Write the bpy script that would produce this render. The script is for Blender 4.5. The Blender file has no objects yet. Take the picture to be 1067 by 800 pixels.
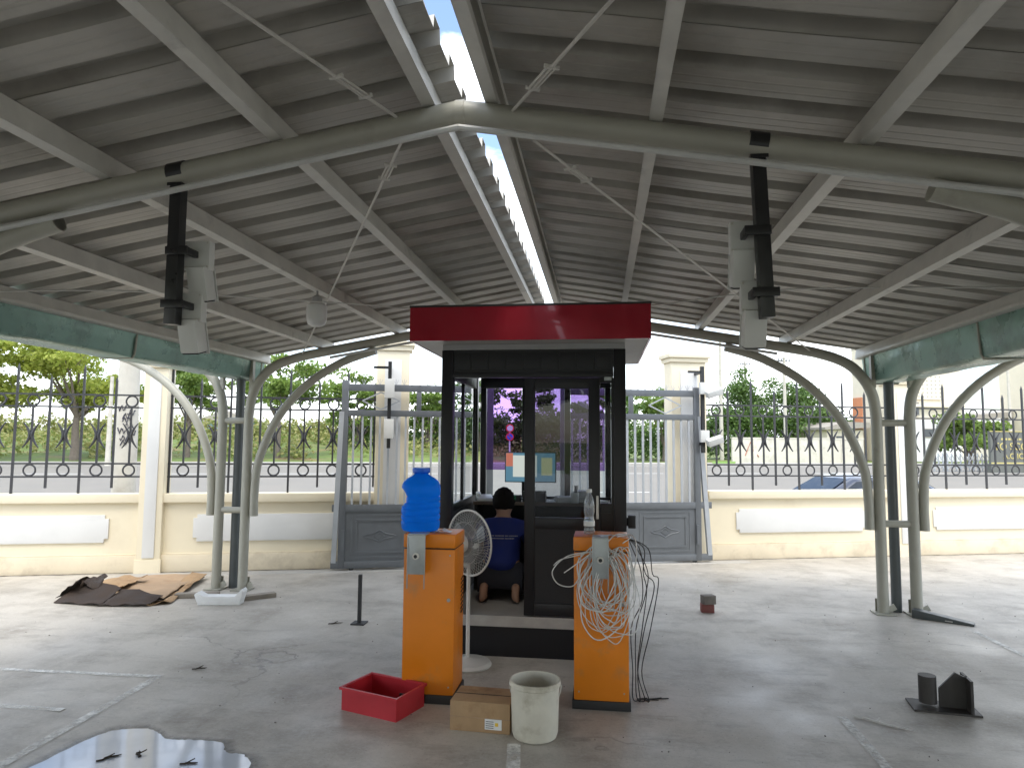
import bpy, bmesh, math, random
from mathutils import Vector, Matrix
R = math.radians
rnd = random.Random(7)
scene = bpy.context.scene
COL = scene.collection

# ------------------------------------------------------------------ camera, sky, sun, exposure
CAM_H = 1.6
F_PX, PITCH, YAW, ROLL = 716.0, R(4.74), R(7.34), R(0.41)
fwd = Vector((-math.sin(YAW)*math.cos(PITCH), math.cos(YAW)*math.cos(PITCH), math.sin(PITCH)))
rgt = Vector((math.cos(YAW), math.sin(YAW), 0))
upv = rgt.cross(fwd)
r2 = rgt*math.cos(ROLL) + upv*math.sin(ROLL)
u2 = -rgt*math.sin(ROLL) + upv*math.cos(ROLL)
cd = bpy.data.cameras.new('camera'); cam = bpy.data.objects.new('camera', cd); COL.objects.link(cam)
cam.matrix_world = Matrix(((r2.x, u2.x, -fwd.x, 0), (r2.y, u2.y, -fwd.y, 0), (r2.z, u2.z, -fwd.z, CAM_H), (0, 0, 0, 1)))
cd.sensor_width = 36; cd.lens = 36*F_PX/1067; cd.clip_start = .05; cd.clip_end = 3000
scene.camera = cam
scene.cycles.transparent_max_bounces = 24

SUN_EL, SUN_AZ = R(64), R(165)          # azimuth clockwise from +Y: the sun stands behind the camera, a little to the right
world = bpy.data.worlds.new('World'); scene.world = world; world.use_nodes = True
wn, wl = world.node_tree.nodes, world.node_tree.links
wn.clear()
sky = wn.new('ShaderNodeTexSky'); sky.sky_type = 'NISHITA'; sky.sun_disc = False
sky.sun_elevation = SUN_EL; sky.sun_rotation = SUN_AZ; sky.dust_density = 1.6; sky.air_density = 1.0
tc = wn.new('ShaderNodeTexCoord'); mp = wn.new('ShaderNodeMapping'); mp.inputs['Scale'].default_value = (1, 1, 2.6)
mp.inputs['Location'].default_value = (.6, .6, .8)
nz = wn.new('ShaderNodeTexNoise'); nz.inputs['Scale'].default_value = 2.6; nz.inputs['Detail'].default_value = 7; nz.inputs['Roughness'].default_value = .58
cr = wn.new('ShaderNodeValToRGB'); cr.color_ramp.elements[0].position = .42; cr.color_ramp.elements[1].position = .60
mx = wn.new('ShaderNodeMix'); mx.data_type = 'RGBA'
mx.inputs['B'].default_value = (8.4, 8.7, 9.0, 1)
bg = wn.new('ShaderNodeBackground'); bg.inputs['Strength'].default_value = .13
ow = wn.new('ShaderNodeOutputWorld')
wl.new(tc.outputs['Generated'], mp.inputs['Vector']); wl.new(mp.outputs['Vector'], nz.inputs['Vector'])
wl.new(nz.outputs['Fac'], cr.inputs['Fac']); wl.new(cr.outputs['Color'], mx.inputs['Factor'])
wl.new(sky.outputs['Color'], mx.inputs['A']); wl.new(mx.outputs['Result'], bg.inputs['Color']); wl.new(bg.outputs['Background'], ow.inputs['Surface'])

sd = bpy.data.lights.new('sun', 'SUN'); so = bpy.data.objects.new('sun', sd); COL.objects.link(so)
sd.energy = .7; sd.angle = R(22); sd.color = (1, .95, .86)
sdir = Vector((math.sin(SUN_AZ)*math.cos(SUN_EL), math.cos(SUN_AZ)*math.cos(SUN_EL), math.sin(SUN_EL)))
so.rotation_euler = sdir.to_track_quat('Z', 'Y').to_euler(); so.location = (0, -10, 30)
vs = scene.view_settings
vs.view_transform = 'Standard'; vs.look = 'None'; vs.gamma = 1; vs.use_curve_mapping = False
vs.exposure = 1.62

# ------------------------------------------------------------------ helpers
WANG, WD = R(16.67), 9.0                 # the boundary wall stands askew to the canopy
wdir = Vector((math.cos(WANG), math.sin(WANG), 0)); wnor = Vector((-math.sin(WANG), math.cos(WANG), 0))
def WP(s, d=WD, z=0): return wdir*s + wnor*d + Vector((0, 0, z))
def pix(x, y):
    return fwd + r2*((x-533.5)/F_PX) - u2*((y-400)/F_PX)
def far(x, d, z=0):
    """ground position under photo column x on the line parallel to the wall at distance d"""
    q = pix(x, 465); t = d/(q.dot(wnor)); p = q*t; return Vector((p.x, p.y, z))
def height_at(x, y, d):
    q = pix(x, y); t = d/(q.dot(wnor)); return CAM_H + t*q.z

class MB:
    def __init__(s): s.v = []; s.f = []; s.m = []; s.mi = 0
    def add(s, vs_, fs):
        o = len(s.v); s.v += [Vector(p) for p in vs_]; s.f += [tuple(i+o for i in f) for f in fs]; s.m += [s.mi]*len(fs); return s
    def box(s, c, d, rot=None):
        c = Vector(c); x, y, z = d[0]/2, d[1]/2, d[2]/2
        p = [Vector((a*x, b*y, e*z)) for a, b, e in ((-1,-1,-1),(1,-1,-1),(1,1,-1),(-1,1,-1),(-1,-1,1),(1,-1,1),(1,1,1),(-1,1,1))]
        if rot is not None: p = [rot @ q for q in p]
        return s.add([q+c for q in p], [(0,3,2,1),(4,5,6,7),(0,1,5,4),(1,2,6,5),(2,3,7,6),(3,0,4,7)])
    def bb(s, x0, x1, y0, y1, z0, z1): return s.box(((x0+x1)/2, (y0+y1)/2, (z0+z1)/2), (x1-x0, y1-y0, z1-z0))
    def beam(s, a, b, w, h, up=(0,0,1)):
        a, b = Vector(a), Vector(b); t = (b-a).normalized(); u = Vector(up)
        if abs(t.dot(u)) > .95: u = Vector((1,0,0))
        sd_ = t.cross(u).normalized(); u = sd_.cross(t)
        rot = Matrix((sd_, t, u)).transposed()
        return s.box((a+b)/2, (w, (b-a).length, h), rot)
    def tube(s, path, r, n=10, caps=True, closed=False):
        path = [Vector(p) for p in path]; k = len(path)
        rs = r if isinstance(r, (list, tuple)) else [r]*k
        t0 = (path[1]-path[0]).normalized(); u = t0.orthogonal().normalized()
        o = len(s.v)
        for i, p in enumerate(path):
            if closed: t = (path[(i+1) % k]-path[i-1])
            elif i == 0: t = path[1]-path[0]
            elif i == k-1: t = path[-1]-path[-2]
            else: t = (path[i+1]-p).normalized()+(p-path[i-1]).normalized()
            t = t.normalized() if t.length > 1e-9 else t0
            u = (u-t*u.dot(t)); u = u.normalized() if u.length > 1e-6 else t.orthogonal().normalized()
            w = t.cross(u)
            for j in range(n):
                a = 2*math.pi*j/n; s.v.append(p+(u*math.cos(a)+w*math.sin(a))*rs[i])
        for i in range(k if closed else k-1):
            i2 = (i+1) % k
            for j in range(n):
                s.f.append((o+i*n+j, o+i*n+(j+1) % n, o+i2*n+(j+1) % n, o+i2*n+j)); s.m.append(s.mi)
        if caps and not closed:
            s.f.append(tuple(o+j for j in reversed(range(n)))); s.f.append(tuple(o+(k-1)*n+j for j in range(n))); s.m += [s.mi]*2
        return s
    def lathe(s, prof, n=24, c=(0,0,0), rot=None):
        c = Vector(c); o = len(s.v)
        for r, z in prof:
            for j in range(n):
                a = 2*math.pi*j/n; q = Vector((r*math.cos(a), r*math.sin(a), z))
                s.v.append((rot @ q if rot is not None else q)+c)
        for i in range(len(prof)-1):
            for j in range(n):
                s.f.append((o+i*n+j, o+i*n+(j+1) % n, o+(i+1)*n+(j+1) % n, o+(i+1)*n+j)); s.m.append(s.mi)
        if prof[0][0] > 1e-5: s.f.append(tuple(o+j for j in reversed(range(n)))); s.m.append(s.mi)
        if prof[-1][0] > 1e-5: s.f.append(tuple(o+(len(prof)-1)*n+j for j in range(n))); s.m.append(s.mi)
        return s
    def prism(s, poly, a, b, axis='z'):
        """polygon extruded from a to b along an axis (other two axes in order)"""
        def m(p, h):
            return {'z': (p[0], p[1], h), 'y': (p[0], h, p[1]), 'x': (h, p[0], p[1])}[axis]
        n = len(poly)
        vv = [m(p, a) for p in poly]+[m(p, b) for p in poly]
        ff = [tuple(range(n)), tuple(reversed(range(n, 2*n)))]+[(i, i+n, (i+1) % n+n, (i+1) % n) for i in range(n)]
        return s.add(vv, ff)
    def mesh(s, name, mats, smooth=False, bevel=0, segs=2, ang=40, fixn=True):
        me = bpy.data.meshes.new(name); me.from_pydata([tuple(p) for p in s.v], [], s.f)
        mats = mats if isinstance(mats, (list, tuple)) else [mats]
        for m in mats: me.materials.append(m)
        if len(mats) > 1: me.polygons.foreach_set('material_index', s.m)
        if fixn or bevel:
            bm = bmesh.new(); bm.from_mesh(me)
            if fixn: bmesh.ops.recalc_face_normals(bm, faces=bm.faces)
            if bevel: bmesh.ops.bevel(bm, geom=[e for e in bm.edges if e.is_manifold and e.calc_face_angle(0) > .5], offset=bevel, segments=segs, affect='EDGES', profile=.6)
            bm.to_mesh(me); bm.free()
        if smooth or bevel:
            me.polygons.foreach_set('use_smooth', [True]*len(me.polygons)); me.set_sharp_from_angle(angle=R(ang))
        me.update(); return me
    def build(s, name, mats, parent=None, loc=(0,0,0), **k):
        return link(name, s.mesh(name, mats, **k), parent, loc)

def link(name, me, parent=None, loc=(0,0,0), rot=(0,0,0)):
    o = bpy.data.objects.new(name, me); COL.objects.link(o); o.parent = parent; o.location = loc; o.rotation_euler = rot; return o
def tag(o, label=None, cat=None, group=None, kind=None):
    if label: o['label'] = label
    if cat: o['category'] = cat
    if group: o['group'] = group
    if kind: o['kind'] = kind
    return o
def thing(name, label, cat, loc=(0,0,0), rz=0, group=None):
    o = bpy.data.objects.new(name, None); COL.objects.link(o); o.empty_display_size = .1
    o.location = loc; o.rotation_euler = (0, 0, rz); return tag(o, label, cat, group)
def catmull(pts, n=6):
    P = [Vector(p) for p in pts]; out = []
    for i in range(len(P)-1):
        a = P[max(i-1, 0)]; b = P[i]; c = P[i+1]; d = P[min(i+2, len(P)-1)]
        for k in range(n):
            t = k/n
            out.append(.5*((2*b)+(c-a)*t+(2*a-5*b+4*c-d)*t*t+(3*b-a-3*c+d)*t**3))
    return out+[P[-1]]

# ------------------------------------------------------------------ materials
def new_mat(name):
    m = bpy.data.materials.new(name); m.use_nodes = True; nt = m.node_tree
    return m, nt, nt.nodes['Principled BSDF']
def mat(name, col, rough=.6, metal=0., var=.12, scale=6., bump=.0, bscale=60., spec=.5, rvar=.1, stain=None, stain_scale=2.5, stain_lo=.55, stain_hi=.75, coat=0.):
    m, nt, b = new_mat(name); n, l = nt.nodes, nt.links
    t = n.new('ShaderNodeTexCoord'); oi = n.new('ShaderNodeObjectInfo')
    ad = n.new('ShaderNodeVectorMath'); ad.operation = 'ADD'
    sc = n.new('ShaderNodeVectorMath'); sc.operation = 'SCALE'; sc.inputs['Scale'].default_value = 13.
    cmb = n.new('ShaderNodeCombineXYZ')
    for k in range(3): l.new(oi.outputs['Random'], cmb.inputs[k])
    l.new(cmb.outputs[0], sc.inputs[0]); l.new(t.outputs['Object'], ad.inputs[0]); l.new(sc.outputs[0], ad.inputs[1])
    nz = n.new('ShaderNodeTexNoise'); nz.inputs['Scale'].default_value = scale; nz.inputs['Detail'].default_value = 6; nz.inputs['Roughness'].default_value = .6
    l.new(ad.outputs[0], nz.inputs['Vector'])
    mr = n.new('ShaderNodeMapRange'); mr.inputs['From Min'].default_value = .25; mr.inputs['From Max'].default_value = .75
    mr.inputs['To Min'].default_value = 1-var; mr.inputs['To Max'].default_value = 1+var
    l.new(nz.outputs['Fac'], mr.inputs['Value'])
    mu = n.new('ShaderNodeMix'); mu.data_type = 'RGBA'; mu.blend_type = 'MULTIPLY'; mu.inputs['Factor'].default_value = 1
    mu.inputs['A'].default_value = (*col, 1); l.new(mr.outputs[0], mu.inputs['B'])
    out = mu.outputs['Result']
    if stain:
        s2 = n.new('ShaderNodeTexNoise'); s2.inputs['Scale'].default_value = stain_scale; s2.inputs['Detail'].default_value = 8; s2.inputs['Roughness'].default_value = .65
        l.new(ad.outputs[0], s2.inputs['Vector'])
        m2 = n.new('ShaderNodeMapRange'); m2.inputs['From Min'].default_value = stain_lo; m2.inputs['From Max'].default_value = stain_hi; l.new(s2.outputs['Fac'], m2.inputs['Value'])
        mm = n.new('ShaderNodeMix'); mm.data_type = 'RGBA'; l.new(m2.outputs[0], mm.inputs['Factor']); l.new(out, mm.inputs['A']); mm.inputs['B'].default_value = (*stain, 1)
        out = mm.outputs['Result']
    l.new(out, b.inputs['Base Color'])
    m3 = n.new('ShaderNodeMapRange'); m3.inputs['From Min'].default_value = .3; m3.inputs['From Max'].default_value = .7
    m3.inputs['To Min'].default_value = max(rough-rvar, .02); m3.inputs['To Max'].default_value = min(rough+rvar, 1); l.new(nz.outputs['Fac'], m3.inputs['Value']); l.new(m3.outputs[0], b.inputs['Roughness'])
    b.inputs['Metallic'].default_value = metal; b.inputs['Specular IOR Level'].default_value = spec; b.inputs['Coat Weight'].default_value = coat
    if bump:
        bn = n.new('ShaderNodeTexNoise'); bn.inputs['Scale'].default_value = bscale; bn.inputs['Detail'].default_value = 4; l.new(ad.outputs[0], bn.inputs['Vector'])
        bu = n.new('ShaderNodeBump'); bu.inputs['Strength'].default_value = bump; bu.inputs['Distance'].default_value = .01; l.new(bn.outputs['Fac'], bu.inputs['Height']); l.new(bu.outputs[0], b.inputs['Normal'])
    return m
def glass(name, tint=(1,1,1), ior=1.45, rough=.0):
    m, nt, b = new_mat(name); n, l = nt.nodes, nt.links; n.remove(b)
    tr = n.new('ShaderNodeBsdfTransparent'); tr.inputs[0].default_value = (*tint, 1)
    gl = n.new('ShaderNodeBsdfGlossy'); gl.inputs['Roughness'].default_value = rough
    fr = n.new('ShaderNodeFresnel'); fr.inputs[0].default_value = ior
    mx = n.new('ShaderNodeMixShader'); gb = n.new('ShaderNodeNewGeometry'); ml = n.new('ShaderNodeMath'); ml.operation = 'MULTIPLY'; iv = n.new('ShaderNodeMath'); iv.operation = 'SUBTRACT'; iv.inputs[0].default_value = 1; l.new(gb.outputs['Backfacing'], iv.inputs[1]); l.new(fr.outputs[0], ml.inputs[0]); l.new(iv.outputs[0], ml.inputs[1]); l.new(ml.outputs[0], mx.inputs[0]); l.new(tr.outputs[0], mx.inputs[1]); l.new(gl.outputs[0], mx.inputs[2])
    l.new(mx.outputs[0], n['Material Output'].inputs[0]); return m
def emit(name, col, s):
    m, nt, b = new_mat(name); b.inputs['Base Color'].default_value = (.01,.01,.01,1); b.inputs['Emission Color'].default_value = (*col, 1); b.inputs['Emission Strength'].default_value = s; b.inputs['Roughness'].default_value = .3; return m
def leaf_mat(name, c1, c2, trans=.35):
    m, nt, b = new_mat(name); n, l = nt.nodes, nt.links
    g = n.new('ShaderNodeNewGeometry'); mx = n.new('ShaderNodeMix'); mx.data_type = 'RGBA'
    mx.inputs['A'].default_value = (*c1, 1); mx.inputs['B'].default_value = (*c2, 1); l.new(g.outputs['Random Per Island'], mx.inputs['Factor'])
    l.new(mx.outputs['Result'], b.inputs['Base Color']); b.inputs['Roughness'].default_value = .55
    t = n.new('ShaderNodeBsdfTranslucent'); l.new(mx.outputs['Result'], t.inputs['Color'])
    ms = n.new('ShaderNodeMixShader'); ms.inputs[0].default_value = trans; l.new(b.outputs[0], ms.inputs[1]); l.new(t.outputs[0], ms.inputs[2]); l.new(ms.outputs[0], n['Material Output'].inputs[0]); return m

M = {}
def concrete_floor():
    m, nt, b = new_mat('concrete_floor'); n, l = nt.nodes, nt.links
    t = n.new('ShaderNodeTexCoord')
    def noise(s, d=6, r=.6, sc=None):
        x = n.new('ShaderNodeTexNoise'); x.inputs['Scale'].default_value = s; x.inputs['Detail'].default_value = d; x.inputs['Roughness'].default_value = r
        if sc:
            mp = n.new('ShaderNodeMapping'); mp.inputs['Scale'].default_value = sc; l.new(t.outputs['Object'], mp.inputs[0]); l.new(mp.outputs[0], x.inputs[0])
        else: l.new(t.outputs['Object'], x.inputs[0])
        return x.outputs['Fac']
    def rng(v, a, b_, c, d):
        x = n.new('ShaderNodeMapRange'); x.inputs[1].default_value = a; x.inputs[2].default_value = b_; x.inputs[3].default_value = c; x.inputs[4].default_value = d; l.new(v, x.inputs[0]); return x.outputs[0]
    def mix(f, a, b_, mode='MIX'):
        x = n.new('ShaderNodeMix'); x.data_type = 'RGBA'; x.blend_type = mode
        for sck, v in (('Factor', f), ('A', a), ('B', b_)):
            if isinstance(v, bpy.types.NodeSocket): l.new(v, x.inputs[sck])
            elif sck == 'Factor': x.inputs[sck].default_value = v
            else: x.inputs[sck].default_value = (*v, 1)
        return x.outputs['Result']
    c = mix(rng(noise(.55, 5), .35, .68, 0, 1), (.49,.455,.395), (.36,.33,.28))
    c = mix(rng(noise(1.7, 10, .7), .47, .70, 0, .85), c, (.22,.195,.16))         # dark footprints and grime
    c = mix(rng(noise(1.1, 8, .7, (1.2, .35, 1)), .55, .75, 0, .55), c, (.62,.585,.52))   # pale trowel sweeps
    c = mix(rng(noise(34, 4, .7), .5, .72, 0, .35), c, (.56,.53,.48))
    c = mix(rng(noise(75, 3, .7), .58, .72, 0, .6), c, (.13,.12,.11))
    c = mix(rng(noise(3.2, 10, .72, (.5, 1.6, 1)), .54, .68, 0, .5), c, (.19,.17,.14))
    c = mix(rng(noise(5.5, 8, .7), .6, .72, 0, .45), c, (.60,.57,.51))
    vr = n.new('ShaderNodeTexVoronoi'); vr.feature = 'DISTANCE_TO_EDGE'; vr.inputs['Scale'].default_value = .42
    mpw = n.new('ShaderNodeVectorMath'); mpw.operation = 'ADD'
    nn = n.new('ShaderNodeTexNoise'); nn.inputs['Scale'].default_value = 2.; nn.inputs['Detail'].default_value = 6; l.new(t.outputs['Object'], nn.inputs[0])
    ss = n.new('ShaderNodeVectorMath'); ss.operation = 'SCALE'; ss.inputs['Scale'].default_value = .9; l.new(nn.outputs['Color'], ss.inputs[0])
    l.new(t.outputs['Object'], mpw.inputs[0]); l.new(ss.outputs[0], mpw.inputs[1]); l.new(mpw.outputs[0], vr.inputs['Vector'])
    crack = rng(vr.outputs['Distance'], .0, .006, 1, 0)
    gate = n.new('ShaderNodeMath'); gate.operation = 'MULTIPLY'; l.new(crack, gate.inputs[0]); l.new(rng(noise(.5, 3), .5, .6, 0, .6), gate.inputs[1])
    c = mix(gate.outputs[0], c, (.1,.095,.09))
    l.new(c, b.inputs['Base Color'])
    l.new(rng(noise(1.4, 6, .6), .3, .7, .34, .72), b.inputs['Roughness'])
    bu = n.new('ShaderNodeBump'); bu.inputs['Strength'].default_value = .22; bu.inputs['Distance'].default_value = .006; l.new(noise(45, 5, .6), bu.inputs['Height']); l.new(bu.outputs[0], b.inputs['Normal'])
    return m
M['floor'] = concrete_floor()
M['tube'] = mat('grey_paint', (.37,.36,.30), .4, .0, .08, 5, .03, 90, stain=(.2,.19,.16), stain_lo=.62, stain_hi=.85, rvar=.05)
M['pipe'] = mat('dark_pipe', (.075,.085,.085), .4)
M['purlin'] = mat('galvanised_purlin', (.60,.585,.53), .45, .1, .12, 7, .04, 80, stain=(.24,.23,.21), stain_lo=.6, stain_hi=.78)
M['sheet'] = mat('roof_sheet', (.42,.40,.355), .45, .15, .14, 3.5, .02, 60, stain=(.2,.175,.14), stain_scale=1.1, stain_lo=.5, stain_hi=.78)
M['gutter'] = mat('green_gutter', (.2,.33,.28), .3, .25, .2, 4, .5, 7, stain=(.12,.17,.15), stain_lo=.5, stain_hi=.75)
M['rod'] = mat('rod', (.55,.53,.48), .45, .1)
M['wire'] = mat('wire_grey', (.55,.54,.5), .5)
M['pvc'] = mat('pvc_conduit', (.55,.55,.52), .4)
M['black'] = mat('black_paint', (.017,.017,.018), .35, .0, .2, 12)
M['blacksteel'] = mat('black_aluminium', (.011,.011,.013), .36, .0, .1, 6, .0, 60, rvar=.03, spec=.35)
M['panelblack'] = mat('booth_panel', (.016,.016,.018), .42, .0, .2, 9, .15, 130, spec=.35)
M['red'] = mat('red_fascia', (.36,.012,.028), .16, .25, .1, 3, .05, 3, coat=.4)
M['soffit'] = mat('soffit', (.40,.38,.35), .5)
M['glass'] = glass('clear_glass', (.93,.95,.95), 1.2); M['doorglass'] = glass('door_glass', (.66,.68,.7), 1.5)
def film():
    m, nt, b = new_mat('purple_film'); n, l = nt.nodes, nt.links; n.remove(b); t = n.new('ShaderNodeBsdfTransparent'); t.inputs[0].default_value = (.34,.21,.5,1); l.new(t.outputs[0], n['Material Output'].inputs[0]); return m
M['film'] = film()
M['orange'] = mat('orange_powdercoat', (.70,.205,.007), .38, .0, .06, 5, .04, 160, stain=(.45,.2,.06), stain_scale=7, stain_lo=.56, stain_hi=.8)
M['plate'] = mat('silver_plate', (.36,.38,.38), .38, .5, .12, 14)
M['dark'] = mat('dark_rubber', (.02,.02,.02), .6)
M['white'] = mat('white_plastic', (.62,.62,.59), .4, .0, .06)
M['cable'] = mat('white_cable', (.60,.59,.56), .45)
M['foam'] = mat('foam', (.74,.74,.72), .8, .0, .05, 20, .25, 120)
M['timber'] = mat('timber', (.24,.21,.17), .75, .0, .25, 8, .2, 40)
M['cardboard'] = mat('cardboard', (.36,.235,.125), .8, .0, .18, 6, .1, 50, stain=(.2,.11,.05), stain_lo=.52, stain_hi=.7)
M['cardtop'] = mat('faded_cardboard', (.36,.25,.155), .8, .0, .2, 4, .15, 30, stain=(.28,.16,.08), stain_lo=.55, stain_hi=.7)
M['cardark'] = mat('dark_cardboard', (.03,.018,.011), .75, .0, .4, 7, .3, 30)  # near-black brown for the bottom sheet and several flaps
M['cream'] = mat('cream_paint', (.74,.66,.49), .75, .0, .05, 2.2, .06, 120, stain=(.62,.53,.38), stain_scale=1.2, stain_lo=.55, stain_hi=.85)
M['plinth'] = mat('cream_plinth', (.70,.61,.45), .8, .0, .08, 3, .08, 100, stain=(.45,.37,.26), stain_scale=2.6, stain_lo=.5, stain_hi=.78)
M['wallwhite'] = mat('white_paint', (.66,.655,.63), .7, .0, .05, 3, .06, 120)
M['iron'] = mat('wrought_iron', (.035,.035,.038), .45, .0, .2, 20)
M['gate'] = mat('gate_grey', (.13,.14,.15), .38, .15, .12, 6, .04, 70)
M['gatebar'] = mat('gate_bar', (.40,.42,.44), .38, .15, .1, 6)
M['asphalt'] = mat('asphalt', (.19,.175,.15), .8, .0, .15, .6, .3, 30)
M['lanepaint'] = mat('lane_paint', (.66,.66,.63), .7, .0, .15, 4)
M['kerb'] = mat('kerb_stone', (.4,.38,.34), .8, .0, .2, 1)
M['grass'] = mat('grass', (.12,.17,.035), .9, .0, .35, .8, .6, 8, stain=(.23,.17,.07), stain_scale=.3, stain_lo=.52, stain_hi=.66)
M['earth'] = mat('earth', (.27,.19,.1), .9, .0, .3, .6, .5, 6)
M['bark'] = mat('bark', (.17,.14,.11), .9, .0, .25, 5, .4, 20)
M['concrete'] = mat('concrete_pole', (.52,.49,.42), .8, .0, .1, 4, .1, 50, stain=(.38,.34,.28), stain_lo=.55, stain_hi=.75)
M['leaf_y'] = leaf_mat('leaf_yellow', (.27,.34,.05), (.44,.48,.10), .5)
M['leaf_g'] = leaf_mat('leaf_green', (.11,.19,.035), (.24,.33,.07), .4)
M['leaf_d'] = leaf_mat('leaf_dark', (.06,.12,.028), (.14,.23,.05), .3)
M['leaf_o'] = leaf_mat('leaf_scrub', (.15,.21,.045), (.36,.33,.12))
M['farwall'] = mat('far_plaster', (.62,.58,.5), .85, .0, .12, 1.2, .0, stain=(.42,.38,.32), stain_scale=.8, stain_lo=.55, stain_hi=.75)
M['farcream'] = mat('far_cream', (.72,.65,.52), .85, .0, .06, .6)
M['farroof'] = mat('far_roof', (.33,.3,.26), .8)
M['farglass'] = mat('far_window', (.07,.08,.09), .15)
M['orangesign'] = mat('orange_sign', (.6,.25,.13), .5)
M['signboard'] = mat('sign_board', (.12,.125,.11), .4)
M['gold'] = mat('gold_letters', (.55,.46,.16), .5, .0)
M['bluejug'] = None

# ------------------------------------------------------------------ ground, yard, road
tag(MB().add([(-900,-900,-.5),(900,-900,-.5),(900,1500,-.5),(-900,1500,-.5)], [(0,1,2,3)]).build('ground', M['grass'], fixn=False), kind='structure')
def wquad(name, s0, s1, d0, d1, z, m, z1=None):
    z1 = z if z1 is None else z1
    return tag(MB().add([WP(s0,d0,z), WP(s1,d0,z), WP(s1,d1,z1), WP(s0,d1,z1)], [(0,1,2,3)]).build(name, m, fixn=False), kind='structure')
yard = MB()
pts = [WP(-32,-22), WP(32,-22), WP(32,9.14), WP(-32,9.14)]
yard.add(pts+[p-Vector((0,0,.48)) for p in pts], [(0,1,2,3),(4,7,6,5),(0,4,5,1),(1,5,6,2),(2,6,7,3),(3,7,4,0)])
tag(yard.build('concrete_yard', M['floor']), kind='structure')
wquad('road', -220, 220, 9.14, 58, -.45, M['asphalt'])
wquad('driveway_ramp', -.1, 3.9, 9.145, 13.5, -.004, M['floor'], -.446)
for d in (27.0, 43.0):
    for k in range(-14, 12):
        wquad('lane_marking', k*7.0, k*7.0+3.2, d, d+.28, -.446, M['lanepaint'])
wquad('lane_marking', -200, 200, 55.6, 55.85, -.446, M['lanepaint'])
kb = MB(); a = [WP(-220,58,-.5), WP(220,58,-.5), WP(220,58.3,-.5), WP(-220,58.3,-.5)]
kb.add(a+[p+Vector((0,0,.22)) for p in a], [(0,3,2,1),(4,5,6,7),(0,1,5,4),(1,2,6,5),(2,3,7,6),(3,0,4,7)])
tag(kb.build('kerb', M['kerb']), kind='structure')
wquad('pavement', -220, 220, 58.3, 61.0, -.3, M['kerb'])
# rising bank of scrub beyond the road, on the left only
bk = MB(); nx, ny = 60, 10
for i in range(nx+1):
    for j in range(ny+1):
        s_ = -130+i*150/nx; d = 61+j*3.0
        h = -.3 + 1.9*math.sin(min(j/ny, 1)*1.5)*(1 if i < nx-4 else (nx-i)/4) + rnd.uniform(-.15,.15)*(j > 0)
        bk.v.append(WP(s_, d, h))
for i in range(nx):
    for j in range(ny):
        q = i*(ny+1)+j; bk.f.append((q, q+ny+1, q+ny+2, q+1)); bk.m.append(0)
tag(bk.build('embankment', M['grass'], smooth=True, fixn=False), kind='structure')

# ------------------------------------------------------------------ boundary wall, pillars, railings
ROTW = (0, 0, WANG)
def wthing(name, label, cat, s, d=WD, z=0, group=None):
    return thing(name, label, cat, WP(s, d, z), WANG, group)
def wall_section(s0, s1, p0, p1, label):
    o = wthing('boundary_wall', label, 'wall', s0, group='low cream wall sections'); L = s1-s0
    MB().bb(.0,L, .0,.14, -.45,.83).build('wall_body', M['cream'], o)
    MB().bb(.0,L, -.035,-.0, -.0,.205).bb(.0,L, -.02,0, .205,.222).build('plinth', M['plinth'], o, bevel=.006)
    MB().bb(.0,L, -.055,.19, .83,.935).build('coping', M['cream'], o, bevel=.008)
    c = .045; x0, x1, z0, z1 = p0-s0, p1-s0, .36, .685
    poly = [(x0+c,z0),(x1-c,z0),(x1-c,z0+c),(x1,z0+c),(x1,z1-c),(x1-c,z1-c),(x1-c,z1),(x0+c,z1),(x0+c,z1-c),(x0,z1-c),(x0,z0+c),(x0+c,z0+c)]
    MB().prism(poly, -.022, 0.0, 'y').build('inset_panel', M['wallwhite'], o, bevel=.004)
    return o
wall_section(-5.98, -3.05, -5.7, -3.39, 'cream wall section with white panel, left of the slim pillar')
wall_section(-2.79, -.29, -2.44, -.62, 'cream wall section with white panel behind the left canopy column')
wall_section(4.22, 7.07, 4.63, 6.6, 'cream wall section with white panel between right gate pillar and right column')
wall_section(7.33, 10.4, 7.7, 10.0, 'cream wall section with white panel right of the right canopy column')
def pillar(s, w, h, label, big=False):
    o = wthing('wall_pillar', label, 'pillar', s, group='cream pillars'); e = w/2
    MB().bb(-e,e, -.07,.21, -.45,h).build('shaft', M['cream'], o, bevel=.008)
    MB().bb(-e-.03,e+.03, -.1,.24, h,h+.06).bb(-e-.06,e+.06, -.13,.27, h+.06,h+.12).build('cap', M['cream'], o, bevel=.006)
    z0 = .18
    MB().bb(-e*.5,e*.5, -.085,-.07, z0, h-.12).build('inset_panel', M['wallwhite'], o, bevel=.004)
    if not big: MB().bb(-e-.012,e+.012, -.082,.2, -.0,.16).build('plinth', M['cream'], o)
pillar(-2.92, .27, 2.46, 'slim cream pillar with white strip left of the left canopy column')
pillar(-.08, .42, 2.75, 'tall cream gate pillar behind the left gate leaf', True)
pillar(3.94, .5, 2.7, 'tall cream gate pillar behind the right gate leaf', True)
pillar(7.2, .27, 2.46, 'slim cream pillar hidden behind the right canopy column')
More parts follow.
